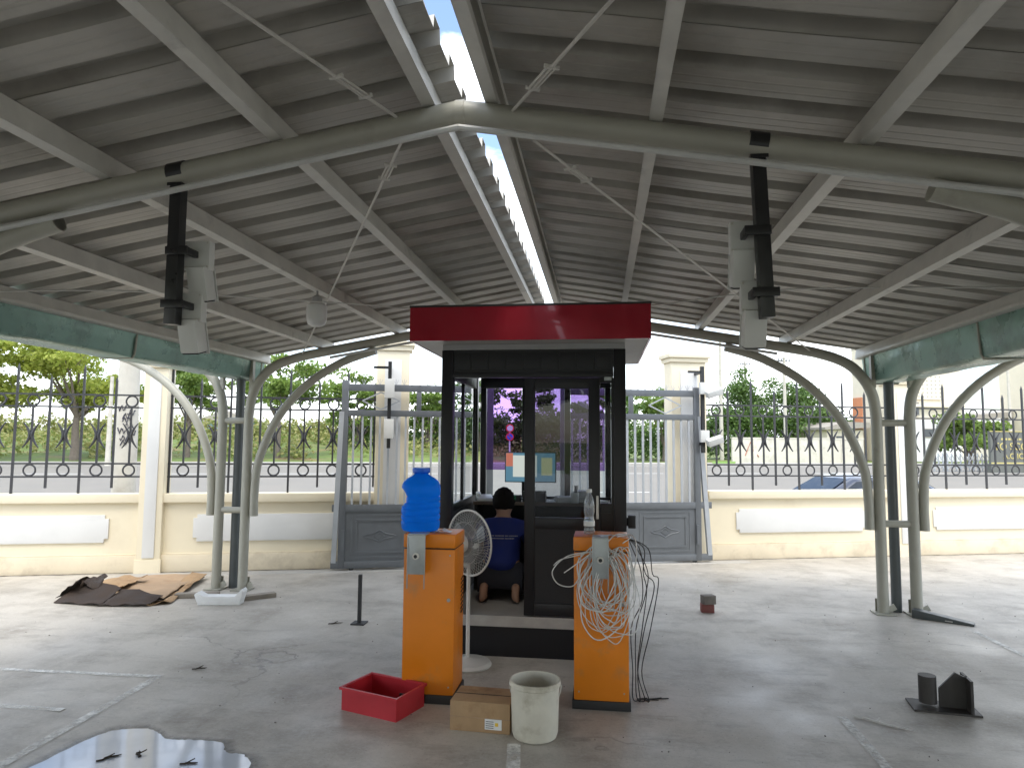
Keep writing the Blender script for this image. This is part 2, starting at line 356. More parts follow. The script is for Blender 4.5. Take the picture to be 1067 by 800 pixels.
# railing pieces shared by every panel
def ring_mesh(name, r, t): return MB().tube([(r*math.cos(a*math.pi/9), 0, r*math.sin(a*math.pi/9)) for a in range(18)], t, 6, closed=True).mesh(name, M['iron'], smooth=True)
ME_ring = ring_mesh('ring', .066, .011)
ME_bar = {}
def barmesh(z0, z1):
    k = (round(z0,3), round(z1,3))
    if k not in ME_bar: ME_bar[k] = MB().bb(-.0115,.0115,-.0115,.0115,z0,z1-.065).add([(-.013,-.013,z1-.07),(.013,-.013,z1-.07),(.013,.013,z1-.07),(-.013,.013,z1-.07),(0,0,z1)], [(0,1,4),(1,2,4),(2,3,4),(3,0,4),(3,2,1,0)]).mesh('bar', M['iron'])
    return ME_bar[k]
def crescent():
    b = MB()
    for sg in (-1, 1):
        p = [Vector((sg*(.012+.075*(abs(t)**1.6)), 0, .15*t)) for t in [(-1+i/6) for i in range(13)]]
        b.tube(p, [.007+.014*(1-abs(-1+i/6)) for i in range(13)], 6)
    return b.bb(-.016,.016,-.012,.012,-.022,.022).mesh('crescent', M['iron'], smooth=True)
ME_cres = crescent()
ME_post = MB().bb(-.010,.010,-.010,.010,1.302,1.965).mesh('picket', M['iron'])
def railing(s0, s1, label):
    o = wthing('iron_railing', label, 'railing', s0, WD+.07, group='black iron railings'); L = s1-s0
    for z in (2.125, 1.975, 1.292, 1.135): MB().bb(0,L,-.010,.010,z-.010,z+.010).build('rail', M['iron'], o)
    n = max(1, round(L/.345)); st = L/n
    for i in range(n+1):
        x = min(max(i*st, .02), L-.02); lo = .93 if i % 2 == 0 else 1.0
        link('bar', barmesh(lo, 2.5 if i % 2 == 0 else 2.36), o, (x, 0, 0))
        if i < n:
            m = (i+.5)*st
            link('ring', ME_ring, o, (m, 0, 2.05)); link('ring', ME_ring, o, (m, 0, 1.213))
            link('picket', ME_post, o, (m, 0, 0)); link('crescent', ME_cres, o, (m, -.012, 1.63))
railing(-5.98, -3.05, 'black iron railing with rings and crescents left of the slim pillar')
railing(-2.79, -.29, 'black iron railing with rings behind the left canopy column')
railing(4.22, 7.07, 'black iron railing with rings between right gate pillar and right column')
railing(7.33, 10.4, 'black iron railing with rings at the far right')
# gates
def gate_leaf(s0, s1, label, sgn, rk=.16):
    o = wthing('gate_leaf', label, 'gate', s0, 8.80, group='grey sliding gate leaves'); L = s1-s0; t = .022
    fr = MB()
    xl, xr = (0, L-rk) if sgn > 0 else (rk, L)
    for z, h in ((2.255,.085),(1.935,.075),(.76,.085),(.075,.085)):
        a0, a1 = (0, L) if z < 1 else (xl, xr)
        fr.bb(a0+.002, a1-.002, -t, t, z-h/2, z+h/2)
    for x in (xl+.035, xr-.035, (xl+xr)/2):
        if x == (xl+xr)/2: fr.bb(x-.03, x+.03, -t+.003, t-.003, 1.972, 2.213)
        else: fr.bb(x-.04, x+.04, -t-.002, t+.002, .03, 2.34)
    fr.build('frame', M['gate'], o, bevel=.004)
    xo, xi = (L, xr) if sgn > 0 else (0, xl)
    MB().beam((xi,0,1.95),(xo-.035*sgn,0,.1), .06, .05, (0,1,0)).build('raking_brace', M['gatebar'], o)
    n = int((xr-xl-.1)/.105)
    me = MB().bb(-.0125,.0125,-.0125,.0125,.80,1.9).mesh('bar', M['gatebar'])
    for i in range(1, n): link('bar', me, o, (xl+.04+i*(xr-xl-.08)/n, 0, 0))
    h = (xr-xl)/2
    for cx in (xl+h/2, xr-h/2):
        w = .23; P = [(cx-w,0,2.09),(cx,0,2.2),(cx+w,0,2.09),(cx,0,1.985)]
        d = MB()
        for k in range(4): d.beam(P[k], P[(k+1) % 4], .016, .016, (0,1,0))
        d.build('diamond', M['gatebar'], o)
    MB().bb(xl+.075,xr-.075,-.006,.006,.118,.717).build('kick_panel', M['gate'], o)
    for cx, hw in ((xl+h/2+.02, h/2-.12), (xr-h/2-.02, h/2-.12)):
        p = MB()
        for g, dz in ((0, -.012), (.06, -.016)):
            x0, x1, z0, z1 = cx-hw+g, cx+hw-g, .15+g, .685-g
            for q in ((x0,x1,z0,z0+.022),(x0,x1,z1-.022,z1),(x0,x0+.022,z0+.024,z1-.024),(x1-.022,x1,z0+.024,z1-.024)): p.bb(q[0],q[1],dz,-.004,q[2],q[3])
        p.build('panel_moulding', M['gate'], o)
        e = MB()
        for sg in (-1, 1):
            e.tube([(cx-.2+.4*i/10, -.008, .417+sg*.075*abs(math.sin(math.pi*i/10))*(1-.5*abs(math.sin(2*math.pi*i/10)))) for i in range(11)], .006, 5)
        e.tube([(cx-.06,-.008,.417),(cx,-.008,.46),(cx+.06,-.008,.417),(cx,-.008,.375)], .006, 5, closed=True)
        e.build('ornament', M['gate'], o)
    sp = MB()
    for i in range(int(L/.1)):
        x = xl+.06+i*.1
        if x < xr-.05:
            for dx in (-.03, 0, .03): sp.tube([(x,0,2.29),(x+dx,0,2.37-.01*abs(dx)/.03)], .003, 4)
    sp.build('spikes', M['gatebar'], o)
    for x in (.25, L-.25): MB().tube([(x,-.015,.032),(x,.015,.032)], .03, 12).build('wheel', M['dark'], o)
    MB().bb(xl+.03 if sgn < 0 else xr-.07, xl+.07 if sgn < 0 else xr-.03, -.05, -.024, .25,.5).build('latch_box', M['gate'], o)
gate_leaf(-.79, 1.2, 'grey steel gate leaf left of the booth', -1, .09)
gate_leaf(2.1, 4.18, 'grey steel gate leaf with raking end brace right of the booth', 1)
gt = MB(); gt.add([WP(-3.2,8.72,.0), WP(4.7,8.72,.0), WP(4.7,8.9,.0), WP(-3.2,8.9,.0)]+[WP(-3.2,8.73,.008), WP(4.7,8.73,.008), WP(4.7,8.89,.008), WP(-3.2,8.89,.008)], [(4,5,6,7),(0,1,5,4),(1,2,6,5),(2,3,7,6),(3,0,4,7)])
tag(gt.build('gate_track', M['kerb']), kind='structure')
# irregular dark gap where the yard meets the wall
ck = MB(); q0 = None
for i in range(241):
    s_ = -5.98+i*(16.4/240); w = .012+.02*rnd.random()**3; off = rnd.uniform(-.006,.006)
    a, b_ = WP(s_, 8.963+off, .004), WP(s_, 8.963+off-w, .004)
    ck.v += [a, b_]
    if i and not (-.3 < s_ < 4.25): ck.f.append((2*i-2, 2*i-1, 2*i+1, 2*i)); ck.m.append(0)
tag(ck.build('wall_base_joint', mat('joint_dirt', (.09,.075,.055), .95), fixn=False), kind='structure')

# ------------------------------------------------------------------ canopy
XR, YN, YF, SL = -.57, 2.7, 7.05, .172
CD = 3.37                                   # half span to the column centre
can = thing('canopy', 'grey tubular steel canopy with corrugated roof sheets and open ridge', 'canopy', (XR, 0, 0))
raf = [(0,0,2.955),(1.2,0,2.749),(2.35,0,2.55),(2.72,0,2.475),(2.97,0,2.375),(3.12,0,2.22),(3.195,0,2.05),(3.22,0,1.85),(3.22,0,.9),(3.22,0,.012)]
strut = catmull([(3.122,0,.78),(3.122,0,1.07),(3.08,0,1.40),(2.89,0,1.83),(2.58,0,2.18),(2.18,0,2.43),(1.81,0,2.555)], 4)
def smooth_raf():
    return [raf[0]] + [tuple(p) for p in catmull([raf[1]]+raf[2:8], 4)] + raf[8:]
rp = smooth_raf()
def mir(path, sx, ox=0): return [(sx*p[0]+ox, p[1], p[2]) for p in path]
ME_raf = {sx: MB().tube(mir(rp, sx), .05, 16).mesh('rafter', M['tube'], smooth=True) for sx in (1, -1)}
def hollow(path, r):
    b = MB().tube(path, r, 14, caps=False); e = [Vector(p) for p in path]
    b.tube([e[-1], e[-1]+(e[-2]-e[-1])*2.5], r-.006, 14, caps=False)
    k = len(b.v); b.tube([e[0]+Vector((0,0,.0)), e[0]+Vector((0,0,.02))], r-.001, 14)
    o = 14*(len(path)-1); i0 = 14*len(path)
    for j in range(14): b.f.append((o+j, o+(j+1) % 14, i0+(j+1) % 14, i0+j)); b.m.append(0)
    return b
ME_str = {sx: hollow(mir(strut, sx), .044).mesh('strut', M['tube'], smooth=True, fixn=False) for sx in (1, -1)}
ME_rung = MB().tube([(-.11,0,0),(.11,0,0)], .034, 12).mesh('rung', M['tube'], smooth=True)
ME_foot = MB().bb(-.09,.09,-.09,.09,.002,.014).beam((.05,0,.07),(.08,0,.02),.008,.1).bb(-.052,.052,.05,.058,.014,.13).mesh('base_plate', M['tube'])
for Y in (-10.3, -5.95, -1.6, YN, YF):  # rearmost frames are unseen, added under the roof extension that blocks rear light
    for sx in (1, -1):
        link('rafter', ME_raf[sx], can, (0, Y, 0)); link('rafter', ME_raf[-sx], can, (sx*2*CD, Y, 0))
        link('strut', ME_str[sx], can, (0, Y, 0)); link('strut', ME_str[-sx], can, (sx*2*CD, Y, 0))
        for z in (1.80, .84): link('rung', ME_rung, can, (sx*CD, Y, z))
        for e in (-.15, .15): link('base_plate', ME_foot, can, (sx*CD+e, Y, 0))
        MB().tube([(sx*(CD+.01), Y+.1, .0),(sx*(CD+.01), Y+.1, 2.262)], .047, 14).build('drain_pipe', M['pipe'], can, smooth=True)
        for e in (-.17, .17): MB().bb(sx*CD+e-.02, sx*CD+e+.02, Y-.025, Y+.025, 2.14, 2.455).build('stub', M['tube'], can)
    MB().tube([(-.02, Y-.0, 2.952),(.02, Y, 2.952)], .0535, 16).build('apex_weld', M['tube'], can, smooth=True)
    # thin conduit strapped under the beam
    for sx in (1, -1): MB().tube([(0, Y-.045, 2.872),(sx*2.3, Y-.045, 2.872-SL*2.3)], .014, 8).build('conduit', M['pvc'], can, smooth=True)
Y0, Y1 = -13.38, 7.42  # roof is carried on, unseen, behind the camera to block light from there
zs = lambda dx: 3.108-SL*abs(dx)
def purlin_mesh(sx):
    a = math.atan(SL)*sx; rot = Matrix.Rotation(a, 3, 'Y'); b = MB(); L = Y1-Y0-.06; h = .1; w = .05; t = .004
    for c, d in (((0,0,0),(t,L,h)), ((sx*w/2,0,h/2-t/2),(w,L-.002,t)), ((sx*w/2,0,-h/2+t/2),(w,L-.002,t)), ((sx*w,0,h/2-.012),(t,L-.004,.022)), ((sx*w,0,-h/2+.012),(t,L-.004,.022))):
        b.box(rot @ Vector(c), d, rot)
    return b.mesh('purlin', M['purlin'])
ME_pur = {sx: purlin_mesh(sx) for sx in (1, -1)}
for sx in (1, -1):
    for dx in (.115, .775, 1.56, 2.41, 3.17):
        z = zs(dx+.0)-.054; y = (Y0+Y1)/2
        link('purlin', ME_pur[sx], can, (sx*dx, y, z))
        if dx > 0: link('purlin', ME_pur[-sx], can, (sx*(2*CD-dx), y, z))
def sheet_mesh(sx, d0, d1):
    P = .26; prof = []
    for k in range(4):
        o = k*P
        prof += [(o,0),(o+.045,0),(o+.05,.0015),(o+.056,.0015),(o+.061,0),(o+.098,0),(o+.103,.0015),(o+.109,.0015),(o+.114,0),(o+.150,0),(o+.160,.055),(o+.246,.055)]
    prof += [(4*P,0),(4*P+.03,0)]
    b = MB(); n = len(prof); seg = 6
    for lay in (0, .0025):
        for i in range(seg+1):
            d = d0+(d1-d0)*i/seg
            sag = .003*math.sin(i*2.1)
            for y, h in prof: b.v.append(Vector((sx*d, y, -SL*d+h+lay+sag*(h < .02))))
    N = (seg+1)*n
    for i in range(seg):
        for j in range(n-1):
            q = i*n+j; b.f.append((q, q+1, q+n+1, q+n)); b.f.append((N+q, N+q+n, N+q+n+1, N+q+1)); b.m += [0, 0]
    for j in range(n-1):
        b.f.append((j, N+j, N+j+1, j+1)); q = seg*n+j; b.f.append((q, q+1, N+q+1, N+q)); b.m += [0, 0]
    return b.mesh('roof_sheet', M['sheet'], smooth=False)
ME_sheet = {1: sheet_mesh(1, .075, 3.29), -1: sheet_mesh(-1, .03, 3.29)}
for i in range(20):  # rear half is out of view, added to keep light off the ribs
    y = Y1-.03-(i+1)*1.04; z = 3.108+(.005 if i % 2 else 0)
    for sx in (1, -1):
        link('roof_sheet', ME_sheet[sx], can, (0, y+rnd.uniform(-.004,.004), z)); (link('roof_sheet', ME_sheet[-sx], can, (sx*2*CD, y, z)) if sx > 0 or i > 4 else None)  # unseen left neighbour sheets added at the rear to dim the near floor
for sx, zb in ((-1, 2.262), (1, 2.2)):
    g = MB(); x0, x1, L0, L1, ny = CD-.17, CD+.17, Y0, Y1-.1, 150
    prof = [(x0-.012,2.452),(x0,2.455),(x0+.006,2.40),(x0+.02,zb+.02),(x0+.04,zb),(x1-.04,zb),(x1-.02,zb+.02),(x1-.006,2.40),(x1,2.455),(x1+.012,2.452)]
    n = len(prof)
    for i in range(ny+1):
        y = L0+(L1-L0)*i/ny
        for j, (x, z) in enumerate(prof):
            wob = .007*math.sin(y*7.3+j)*math.sin(y*2.9+sx) + rnd.uniform(-.004,.004) if 2 <= j <= 7 else 0
            g.v.append(Vector((sx*(x+wob), y, z+wob*.7)))
    for i in range(ny):
        for j in range(n-1): q = i*n+j; g.f.append((q, q+1, q+n+1, q+n)); g.m.append(0)
    for i in (0, ny):
        g.f.append(tuple(i*n+j for j in range(n))); g.m.append(0)
    go = g.build('gutter', M['gutter'], can, smooth=True, ang=60)
    for y in (-1.2, .6, 2.15, 3.4, 5.15, 7.25):
        MB().tube([(sx*(x0-.002),y,2.46),(sx*(x0+.012),y,zb+.03),(sx*(x0+.03),y,zb-.006),(sx*(x1-.03),y,zb-.006),(sx*(x1-.012),y,zb+.03),(sx*(x1+.002),y,2.46)], .009, 6).build('gutter_strap', M['tube'], go, smooth=True)
    MB().bb(sx*(x0-.03)-.02, sx*(x0-.03)+.02, L0, L1, 2.462, 2.482).build('eave_flashing', M['purlin'], can)
def tie(a, b, t0, t1):
    a, b = Vector(a), Vector(b); d = b-a
    MB().tube([a, b], .0065, 7).build('tie_rod', M['rod'], can, smooth=True)
    r = can.children[-1]
    p, q = a+d*t0, a+d*t1; u = d.normalized(); s_ = u.cross(Vector((0,0,1))).normalized()*.014
    tb = MB().tube([p-u*.02, p+s_, q+s_, q+u*.02, q-s_, p-s_], .005, 6, closed=True)
    for c in (p, q): tb.tube([c-s_*2, c+s_*2], .009, 6)
    tb.build('turnbuckle', M['rod'], r, smooth=True)
tie((-.26,YN-.04,2.93), (-1.5,-1.56,2.66), .05, .09); tie((.22,YN-.04,2.93), (2.3,-1.56,2.5), .05, .09)
tie((-.26,YN+.04,2.87), (-2.62,YF-.03,2.52), .05, .08); tie((.30,YN+.04,2.84), (2.62,YF-.03,2.50), .06, .09)

# hanging wire that crosses under the roof and rests on the booth
w = catmull([(-3.72,3.75,2.50),(-3.1,4.2,2.585),(-1.9,4.95,2.63),(-1.44,5.22,2.637),(-.5,5.22,2.63),(.35,5.22,2.627),(1.3,4.9,2.66),(2.62,4.52,2.56)], 5)
tag(MB().tube(w, .0055, 6).build('hanging_wire', M['wire'], smooth=True), 'thin grey wire strung across under the roof over the booth', 'wire')

# bulb under the left roof
bl = thing('light_bulb', 'large white unlit bulb hanging under the left roof slope', 'lamp', (-2.14, 4.94, 2.455))
MB().lathe([(.001,.0),(.04,.004),(.064,.018),(.076,.05),(.078,.12),(.074,.16),(.05,.18),(.034,.188)], 24).build('bulb', M['white'], bl, smooth=True)
MB().lathe([(.034,.186),(.038,.19),(.038,.225),(.02,.24),(.008,.245),(.008,.275)], 16).build('socket', mat('bulb_socket', (.35,.35,.34), .5), bl, smooth=True)

# camera posts hanging from the near beam
def cam_post(x, lean, ztop, zbot, label):
    o = thing('camera_post', label, 'post', (x, YN, zbot), group='black posts hanging from the near beam'); H = ztop-zbot
    MB().beam((lean,0,0),(0,0,H), .052, .052, (0,1,0)).build('bar', M['black'], o, bevel=.003)
    sl = -SL if x > XR else SL
    MB().tube([(-.036,0,H+.05-.036*sl),(.036,0,H+.05+.036*sl)], .0525, 18).build('clamp_band', M['black'], o, smooth=True)
    MB().bb(-.034,.034,-.034,.034,H-.012,H+.002).build('mount_plate', M['black'], o)
    return o
cam_post(-1.815, .0, 2.697, 2.085, 'black square post hanging from the near beam on the left')
cam_post(.612, .022, 2.708, 2.075, 'black square post hanging from the near beam on the right')
def security_camera(x, z, dx, label):
    """junction box clamped behind the post, camera body slung below it, pointing away and down"""
    o = thing('security_camera', label, 'camera', (x, YN+.05, z), group='white cameras on hanging posts')
    MB().bb(-.058+dx,.062+dx,.0,.045,.0,.13).build('junction_box', M['white'], o, bevel=.008)
    cl = MB().bb(-.05,.05,-.09,-.078,.047,.083)
    for sg in (-1, 1): cl.bb(sg*.04-.01, sg*.04+.01, -.078, .0, .05, .08)
    cl.build('clamp', M['black'], o, bevel=.003)
    for a, b_ in ((-.05,.012),(.054,.012),(-.05,.118),(.054,.118)): MB().tube([(a+dx,-.004,b_),(a+dx,.0,b_)], .005, 8).build('screw', M['rod'], o)
    rot = Matrix.Rotation(R(-74), 3, 'X')
    k = 1.3*dx; c0 = Vector((k,.03,-.055))
    MB().box(c0, (.086,.15,.078), rot).build('camera_body', M['white'], o, bevel=.010)
    MB().box(c0+rot @ Vector((0,.012,.044)), (.092,.15,.005), rot).build('sun_hood', M['white'], o, bevel=.002)
    MB().box(c0+rot @ Vector((0,.0765,0)), (.072,.006,.064), rot).build('lens_window', M['dark'], o)
    MB().bb(k-.018,k+.018,.012,.034,-.0,.05).build('bracket', M['white'], o)
    MB().tube([(k,.03,.0),(k,.03,.03)], .016, 10).build('neck', M['white'], o)
security_camera(-1.79, 2.335, .038, 'upper white camera on the left hanging post')
security_camera(-1.80, 2.105, .022, 'lower white camera on the left hanging post')
security_camera(.60, 2.345, -.03, 'upper white camera on the right hanging post')
security_camera(.625, 2.105, -.018, 'lower white camera on the right hanging post')

# ------------------------------------------------------------------ guard booth
BX, BY = -.515, 5.2
bo = thing('guard_booth', 'black glazed guard booth with red roof fascia under the canopy ridge', 'booth', (BX, BY, 0))
BS, BP = M['blacksteel'], M['panelblack']
MB().bb(-.69,.69,.02,1.28,.0,.22).build('base_frame', BS, bo)
MB().bb(-.7,.7,.0,1.3,.222,.30).build('floor', mat('booth_floor', (.36,.34,.31), .6, 0, .15, 8), bo)
MB().bb(-.7,.7,.0,1.3,2.30,2.343).build('ceiling', mat('booth_ceiling', (.3,.3,.3), .7), bo)
for x in (-.66, .66):
    for y in (.04, 1.26): MB().bb(*((x-.045, x+.045) if y < .5 else (x-.02, x+.02)), y-.04, y+.04, .302, 2.298).build('corner_post', BS, bo, bevel=.004)
MB().bb(-.613,.613,.01,.07,2.125,2.296).build('head_panel', BP, bo)
hb = MB()
for i in range(9): hb.bb(-.60+i*.135, -.60+i*.135+.118, .004,.010, 2.15,2.275)
hb.build('head_panel_ribs', BP, bo, bevel=.002)
MB().bb(-.613,.613,-.012,.065,2.085,2.123).build('door_track', BS, bo, bevel=.003)
# sliding leaf
dr = MB(); x0, x1, y0, y1 = -.056, .512, .006, .044
for q in ((x0,x0+.078,.31,2.08),(x1-.085,x1,.31,2.08)): dr.bb(q[0],q[1],y0,y1,q[2],q[3])
for z0, z1 in ((2.0,2.08),(.945,1.03),(.31,.40)): dr.bb(x0+.078,x1-.085,y0+.001,y1-.001,z0,z1)
door = dr.build('sliding_door', BS, bo, bevel=.003)
MB().bb(x0+.076,x1-.083,.022,.028,1.025,2.005).build('pane', M['doorglass'], door)
MB().bb(x0+.076,x1-.083,.02,.032,.395,.95).build('panel', BP, door)
MB().bb(x1-.03,x1-.012,-.022,.004,1.03,1.2).build('handle', M['rod'], door, bevel=.003)
# fixed side light at the right of the leaf
MB().bb(.515,.613,.048,.075,2.045,2.084).bb(.515,.613,.048,.075,1.07,1.14).bb(.515,.613,.05,.07,.303,1.069).build('side_light_frame', BS, bo)
MB().bb(.596,.616,.045,.079,.303,2.084).build('side_jamb', BS, bo)
MB().bb(.517,.597,.058,.064,1.14,2.045).build('pane', M['glass'], bo)
MB().bb(.545,.60,.0,.04,2.06,2.10).build('door_closer', M['plate'], bo, bevel=.004)
MB().bb(.72,.775,.08,.16,.955,1.05).bb(.703,.722,.1,.14,.97,1.03).build('lock_box', M['dark'], bo, bevel=.004)
for sx in (-1, 1):
    x = sx*.665
    MB().bb(x-.022,x+.022,.081,1.219,.303,1.04).build('wall_panel', BP, bo)
    fr = MB().bb(x-.02,x+.02,.081,1.219,1.041,1.10).bb(x-.02,x+.02,.081,1.219,2.09,2.298)
    for y in (.10, .645, 1.20): fr.bb(x-.012,x+.012,y-.02,y+.02,1.101,2.089)
    wf = fr.build('window_frame', BS, bo, bevel=.003)
    for a, b_ in ((.12,.625),(.665,1.18)): MB().bb(x-.003,x+.003,a,b_,1.1,2.09).build('pane', M['glass'], wf)
MB().bb(-.613,.613,1.238,1.282,.303,1.04).build('wall_panel', BP, bo)
fr = MB().bb(-.613,.613,1.23,1.29,1.041,1.09).bb(-.613,.613,1.23,1.29,2.10,2.298)
for x in (-.585, -.19, .21, .585): fr.bb(x-.026,x+.026,1.232,1.288,1.091,2.099)
wf = fr.build('window_frame', BS, bo, bevel=.003)
for a, b_ in ((-.559,-.216),(-.164,.184),(.236,.559)):
    MB().bb(a,b_,1.257,1.263,1.09,2.10).build('pane', M['glass'], wf)
    MB().add([(a+.004,1.254,1.33),(b_-.004,1.254,1.33),(b_-.004,1.254,2.098),(a+.004,1.254,2.098)], [(0,1,2,3)]).build('tint_film', M['film'], wf, fixn=False)
rx0, rx1, ry0, ry1 = -.905, .88, -.22, 1.45
MB().bb(rx0+.015,rx1-.015,ry0+.015,ry1-.015,2.345,2.37).build('soffit', M['soffit'], bo)
ff = MB()
for q in ((rx0,rx1,ry0,ry0+.014),(rx0,rx1,ry1-.014,ry1),(rx0,rx0+.014,ry0+.014,ry1-.014),(rx1-.014,rx1,ry0+.014,ry1-.014)): ff.bb(q[0],q[1],q[2],q[3],2.342,2.6)
ff.build('fascia', M['red'], bo)
MB().bb(rx0+.015,rx1-.015,ry0+.015,ry1-.015,2.55,2.575).build('roof_deck', M['soffit'], bo)
MB().bb(rx0-.004,rx1+.004,ry0-.004,ry0+.02,2.595,2.61).build('drip_edge', M['dark'], bo)

# inside the booth
dk = thing('desk', 'dark desk along the back of the booth', 'desk', (BX, BY+1.03, .3))
MB().bb(-.6,.6,-.2,.19,.74,.77).build('desk_top', mat('desk_top', (.16,.12,.09), .5), dk, bevel=.004)
for x in (-.58, .58): MB().bb(x-.012,x+.012,-.18,.18,.0,.74).build('side_panel', M['dark'], dk)
MB().bb(-.565,.565,.12,.14,.25,.738).build('modesty_panel', M['dark'], dk)
ZD = 1.07
mo = thing('monitor', 'computer monitor with bright coloured screen on the booth desk', 'monitor', (-.635, 6.3, ZD))
MB().bb(-.235,.235,-.012,.018,.155,.43).build('bezel', M['dark'], mo, bevel=.004)
sc_ = MB().bb(-.227,.227,-.0145,-.0125,.163,.422).build('screen', emit('screen_blue', (.12,.3,.42), .22), mo)
MB().bb(-.225,-.16,-.0165,-.0148,.30,.42).build('desktop_picture', emit('screen_orange', (.7,.22,.14), .22), sc_)
MB().bb(-.16,.06,-.0180,-.0155,.205,.40).build('open_window', emit('screen_pale', (.7,.76,.7), .26), sc_)
MB().bb(.10,.20,-.0180,-.0155,.22,.38).build('side_window', emit('screen_yellow', (.55,.6,.35), .2), sc_)
MB().bb(-.02,.02,.01,.03,.01,.2).bb(-.1,.1,-.06,.08,.0,.012).build('stand', M['dark'], mo, bevel=.003)
def small(name, label, cat, build, m, **k): return tag(build.build(name, m, **k), label, cat)
gb = emit('green_glow', (.05,.8,.3), .3)
t_ = thing('status_box', 'small device with green lit top below the monitor', 'device', (-.80, 6.1, ZD))
MB().bb(-.1,.1,-.05,.05,0,.055).build('case', M['dark'], t_, bevel=.004); MB().bb(-.085,.055,-.052,-.05,.02,.05).build('display', gb, t_)
t_ = thing('desktop_box', 'black box with small buttons on the desk beside the green device', 'device', (-.58, 6.12, ZD))
MB().bb(-.1,.1,-.07,.07,0,.09).build('case', M['dark'], t_, bevel=.004); MB().bb(-.06,-.02,-.0725,-.07,.04,.05).build('button_row', M['white'], t_)
t_ = thing('desk_phone', 'grey desk phone on the left end of the booth desk', 'phone', (-1.03, 6.14, ZD), .3)
MB().prism([(-.08,0),(.08,0),(.08,.05),(-.08,.02)], -.07, .07, 'x').build('body', M['white'], t_, bevel=.006)
MB().tube([(-.06,-.05,.05),(-.05,.0,.062),(-.06,.06,.062)], .016, 8).build('handset', M['white'], t_, smooth=True)
pm = mat('paper', (.72,.72,.7), .8)
for i, (x, y, h, a, lb) in enumerate(((-.32,6.12,.05,.2,'pile of white papers on the desk just right of the monitor'), (-.16,6.2,.1,-.15,'tall pile of white papers near the right end of the desk'), (-.05,6.08,.03,.5,'low stack of white papers at the right front of the desk'))):
    t_ = thing('paper_stack', lb, 'papers', (x, y, ZD), a, 'papers on the booth desk')
    for k in range(max(2, int(h/.012))):
        MB().bb(-.07,.07,-.1,.1,k*.012,k*.012+.010).build('sheaf', pm, t_, loc=(rnd.uniform(-.012,.012), rnd.uniform(-.012,.012), 0))
t_ = thing('pen_cup', 'small white cup with pens standing on the booth desk', 'cup', (-.22, 6.03, ZD))
MB().lathe([(.032,0),(.036,.09),(.033,.09),(.03,.005)], 14).build('cup', M['white'], t_, smooth=True)
for k in range(4): MB().tube([(0,0,.01),(rnd.uniform(-.03,.03),rnd.uniform(-.03,.03),.15)], .004, 6).build('pen', M['dark'], t_)

# person kneeling in the booth, seen from behind
def skin(name, verts, edges, m, parent, root=0, sub=2):
    me = bpy.data.meshes.new(name); me.from_pydata([v[:3] for v in verts], edges, []); me.materials.append(m)
    o = bpy.data.objects.new(name, me); COL.objects.link(o); o.parent = parent
    sk = o.modifiers.new('skin', 'SKIN'); sk.use_smooth_shade = True
    for i, v in enumerate(verts):
        d = me.skin_vertices[0].data[i]; r = v[3]; d.radius = (r if not isinstance(r, tuple) else r[0], r if not isinstance(r, tuple) else r[1]); d.use_root = (i == root)
    ss = o.modifiers.new('sub', 'SUBSURF'); ss.levels = sub; ss.render_levels = sub
    return o
pe = thing('person', 'person in blue work shirt and dark trousers kneeling on the booth floor, seen from behind', 'person', (-.81, 5.68, .302))
skm = mat('skin', (.36,.2,.13), .5, 0, .06); shirt = mat('blue_shirt', (.008,.02,.15), .8, 0, .15, 8, .3, 12); trs = mat('dark_trousers', (.018,.018,.025), .85, 0, .2, 8, .3, 14)
V, Ed = [], []
def vt(x, y, z, r, p=None):
    V.append((x, y, z, r)); i = len(V)-1
    if p is not None: Ed.append((p, i))
    return i
pel = vt(0,0,.25,(.135,.105)); bel = vt(0,.02,.38,(.13,.095),pel); che = vt(0,.05,.5,(.145,.10),bel); uch = vt(0,.07,.585,(.12,.085),che); nek = vt(0,.095,.655,.05,uch)
hd0 = vt(0,.12,.72,(.07,.08),nek); hd1 = vt(0,.135,.79,(.078,.09),hd0); hd2 = vt(0,.135,.845,(.06,.07),hd1)
nose = vt(0,.235,.765,.012,hd1)
for sx in (-1, 1):
    vt(sx*.088,.125,.775,.018,hd1)
    sh = vt(sx*.155,.07,.575,.062,uch); el = vt(sx*.23,.24,.42,.042,sh); wr = vt(sx*.15,.42,.50,.027,el); pa = vt(sx*.13,.48,.52,(.036,.018),wr)
    for k, (dx, ln) in enumerate(((-.03,.055),(-.01,.07),(.01,.075),(.03,.065))):
        a = vt(sx*.13+dx,.50,.525,.010,pa); b_ = vt(sx*.13+dx*1.2,.50+ln*.6,.515,.009,a); vt(sx*.13+dx*1.2,.50+ln,.49,.008,b_)
    a = vt(sx*.13-sx*.045,.465,.53,.011,pa); vt(sx*.13-sx*.065,.49,.535,.009,a)
    hp = vt(sx*.095,.03,.22,.095,pel); kn = vt(sx*.15,.40,.085,.062,hp); cf = vt(sx*.14,.18,.075,.055,kn); an = vt(sx*.13,-.02,.12,.034,cf); he = vt(sx*.13,-.085,.135,.036,an); ba = vt(sx*.13,-.105,.04,(.042,.026),he); vt(sx*.135,-.06,.018,(.04,.016),ba)
skin('body', V, Ed, skm, pe)
V, Ed = [], []
pel = vt(0,.0,.22,(.165,.13)); bel = vt(0,.02,.36,(.165,.125),pel); che = vt(0,.05,.5,(.175,.125),bel); uch = vt(0,.07,.585,(.14,.10),che); vt(0,.09,.655,(.066,.06),uch)
for sx in (-1, 1):
    sh = vt(sx*.17,.07,.57,.078,uch); vt(sx*.215,.19,.465,.062,sh)
shirt_o = skin('shirt', V, Ed, shirt, pe)
V, Ed = [], []
pel = vt(0,.01,.2,(.15,.12))
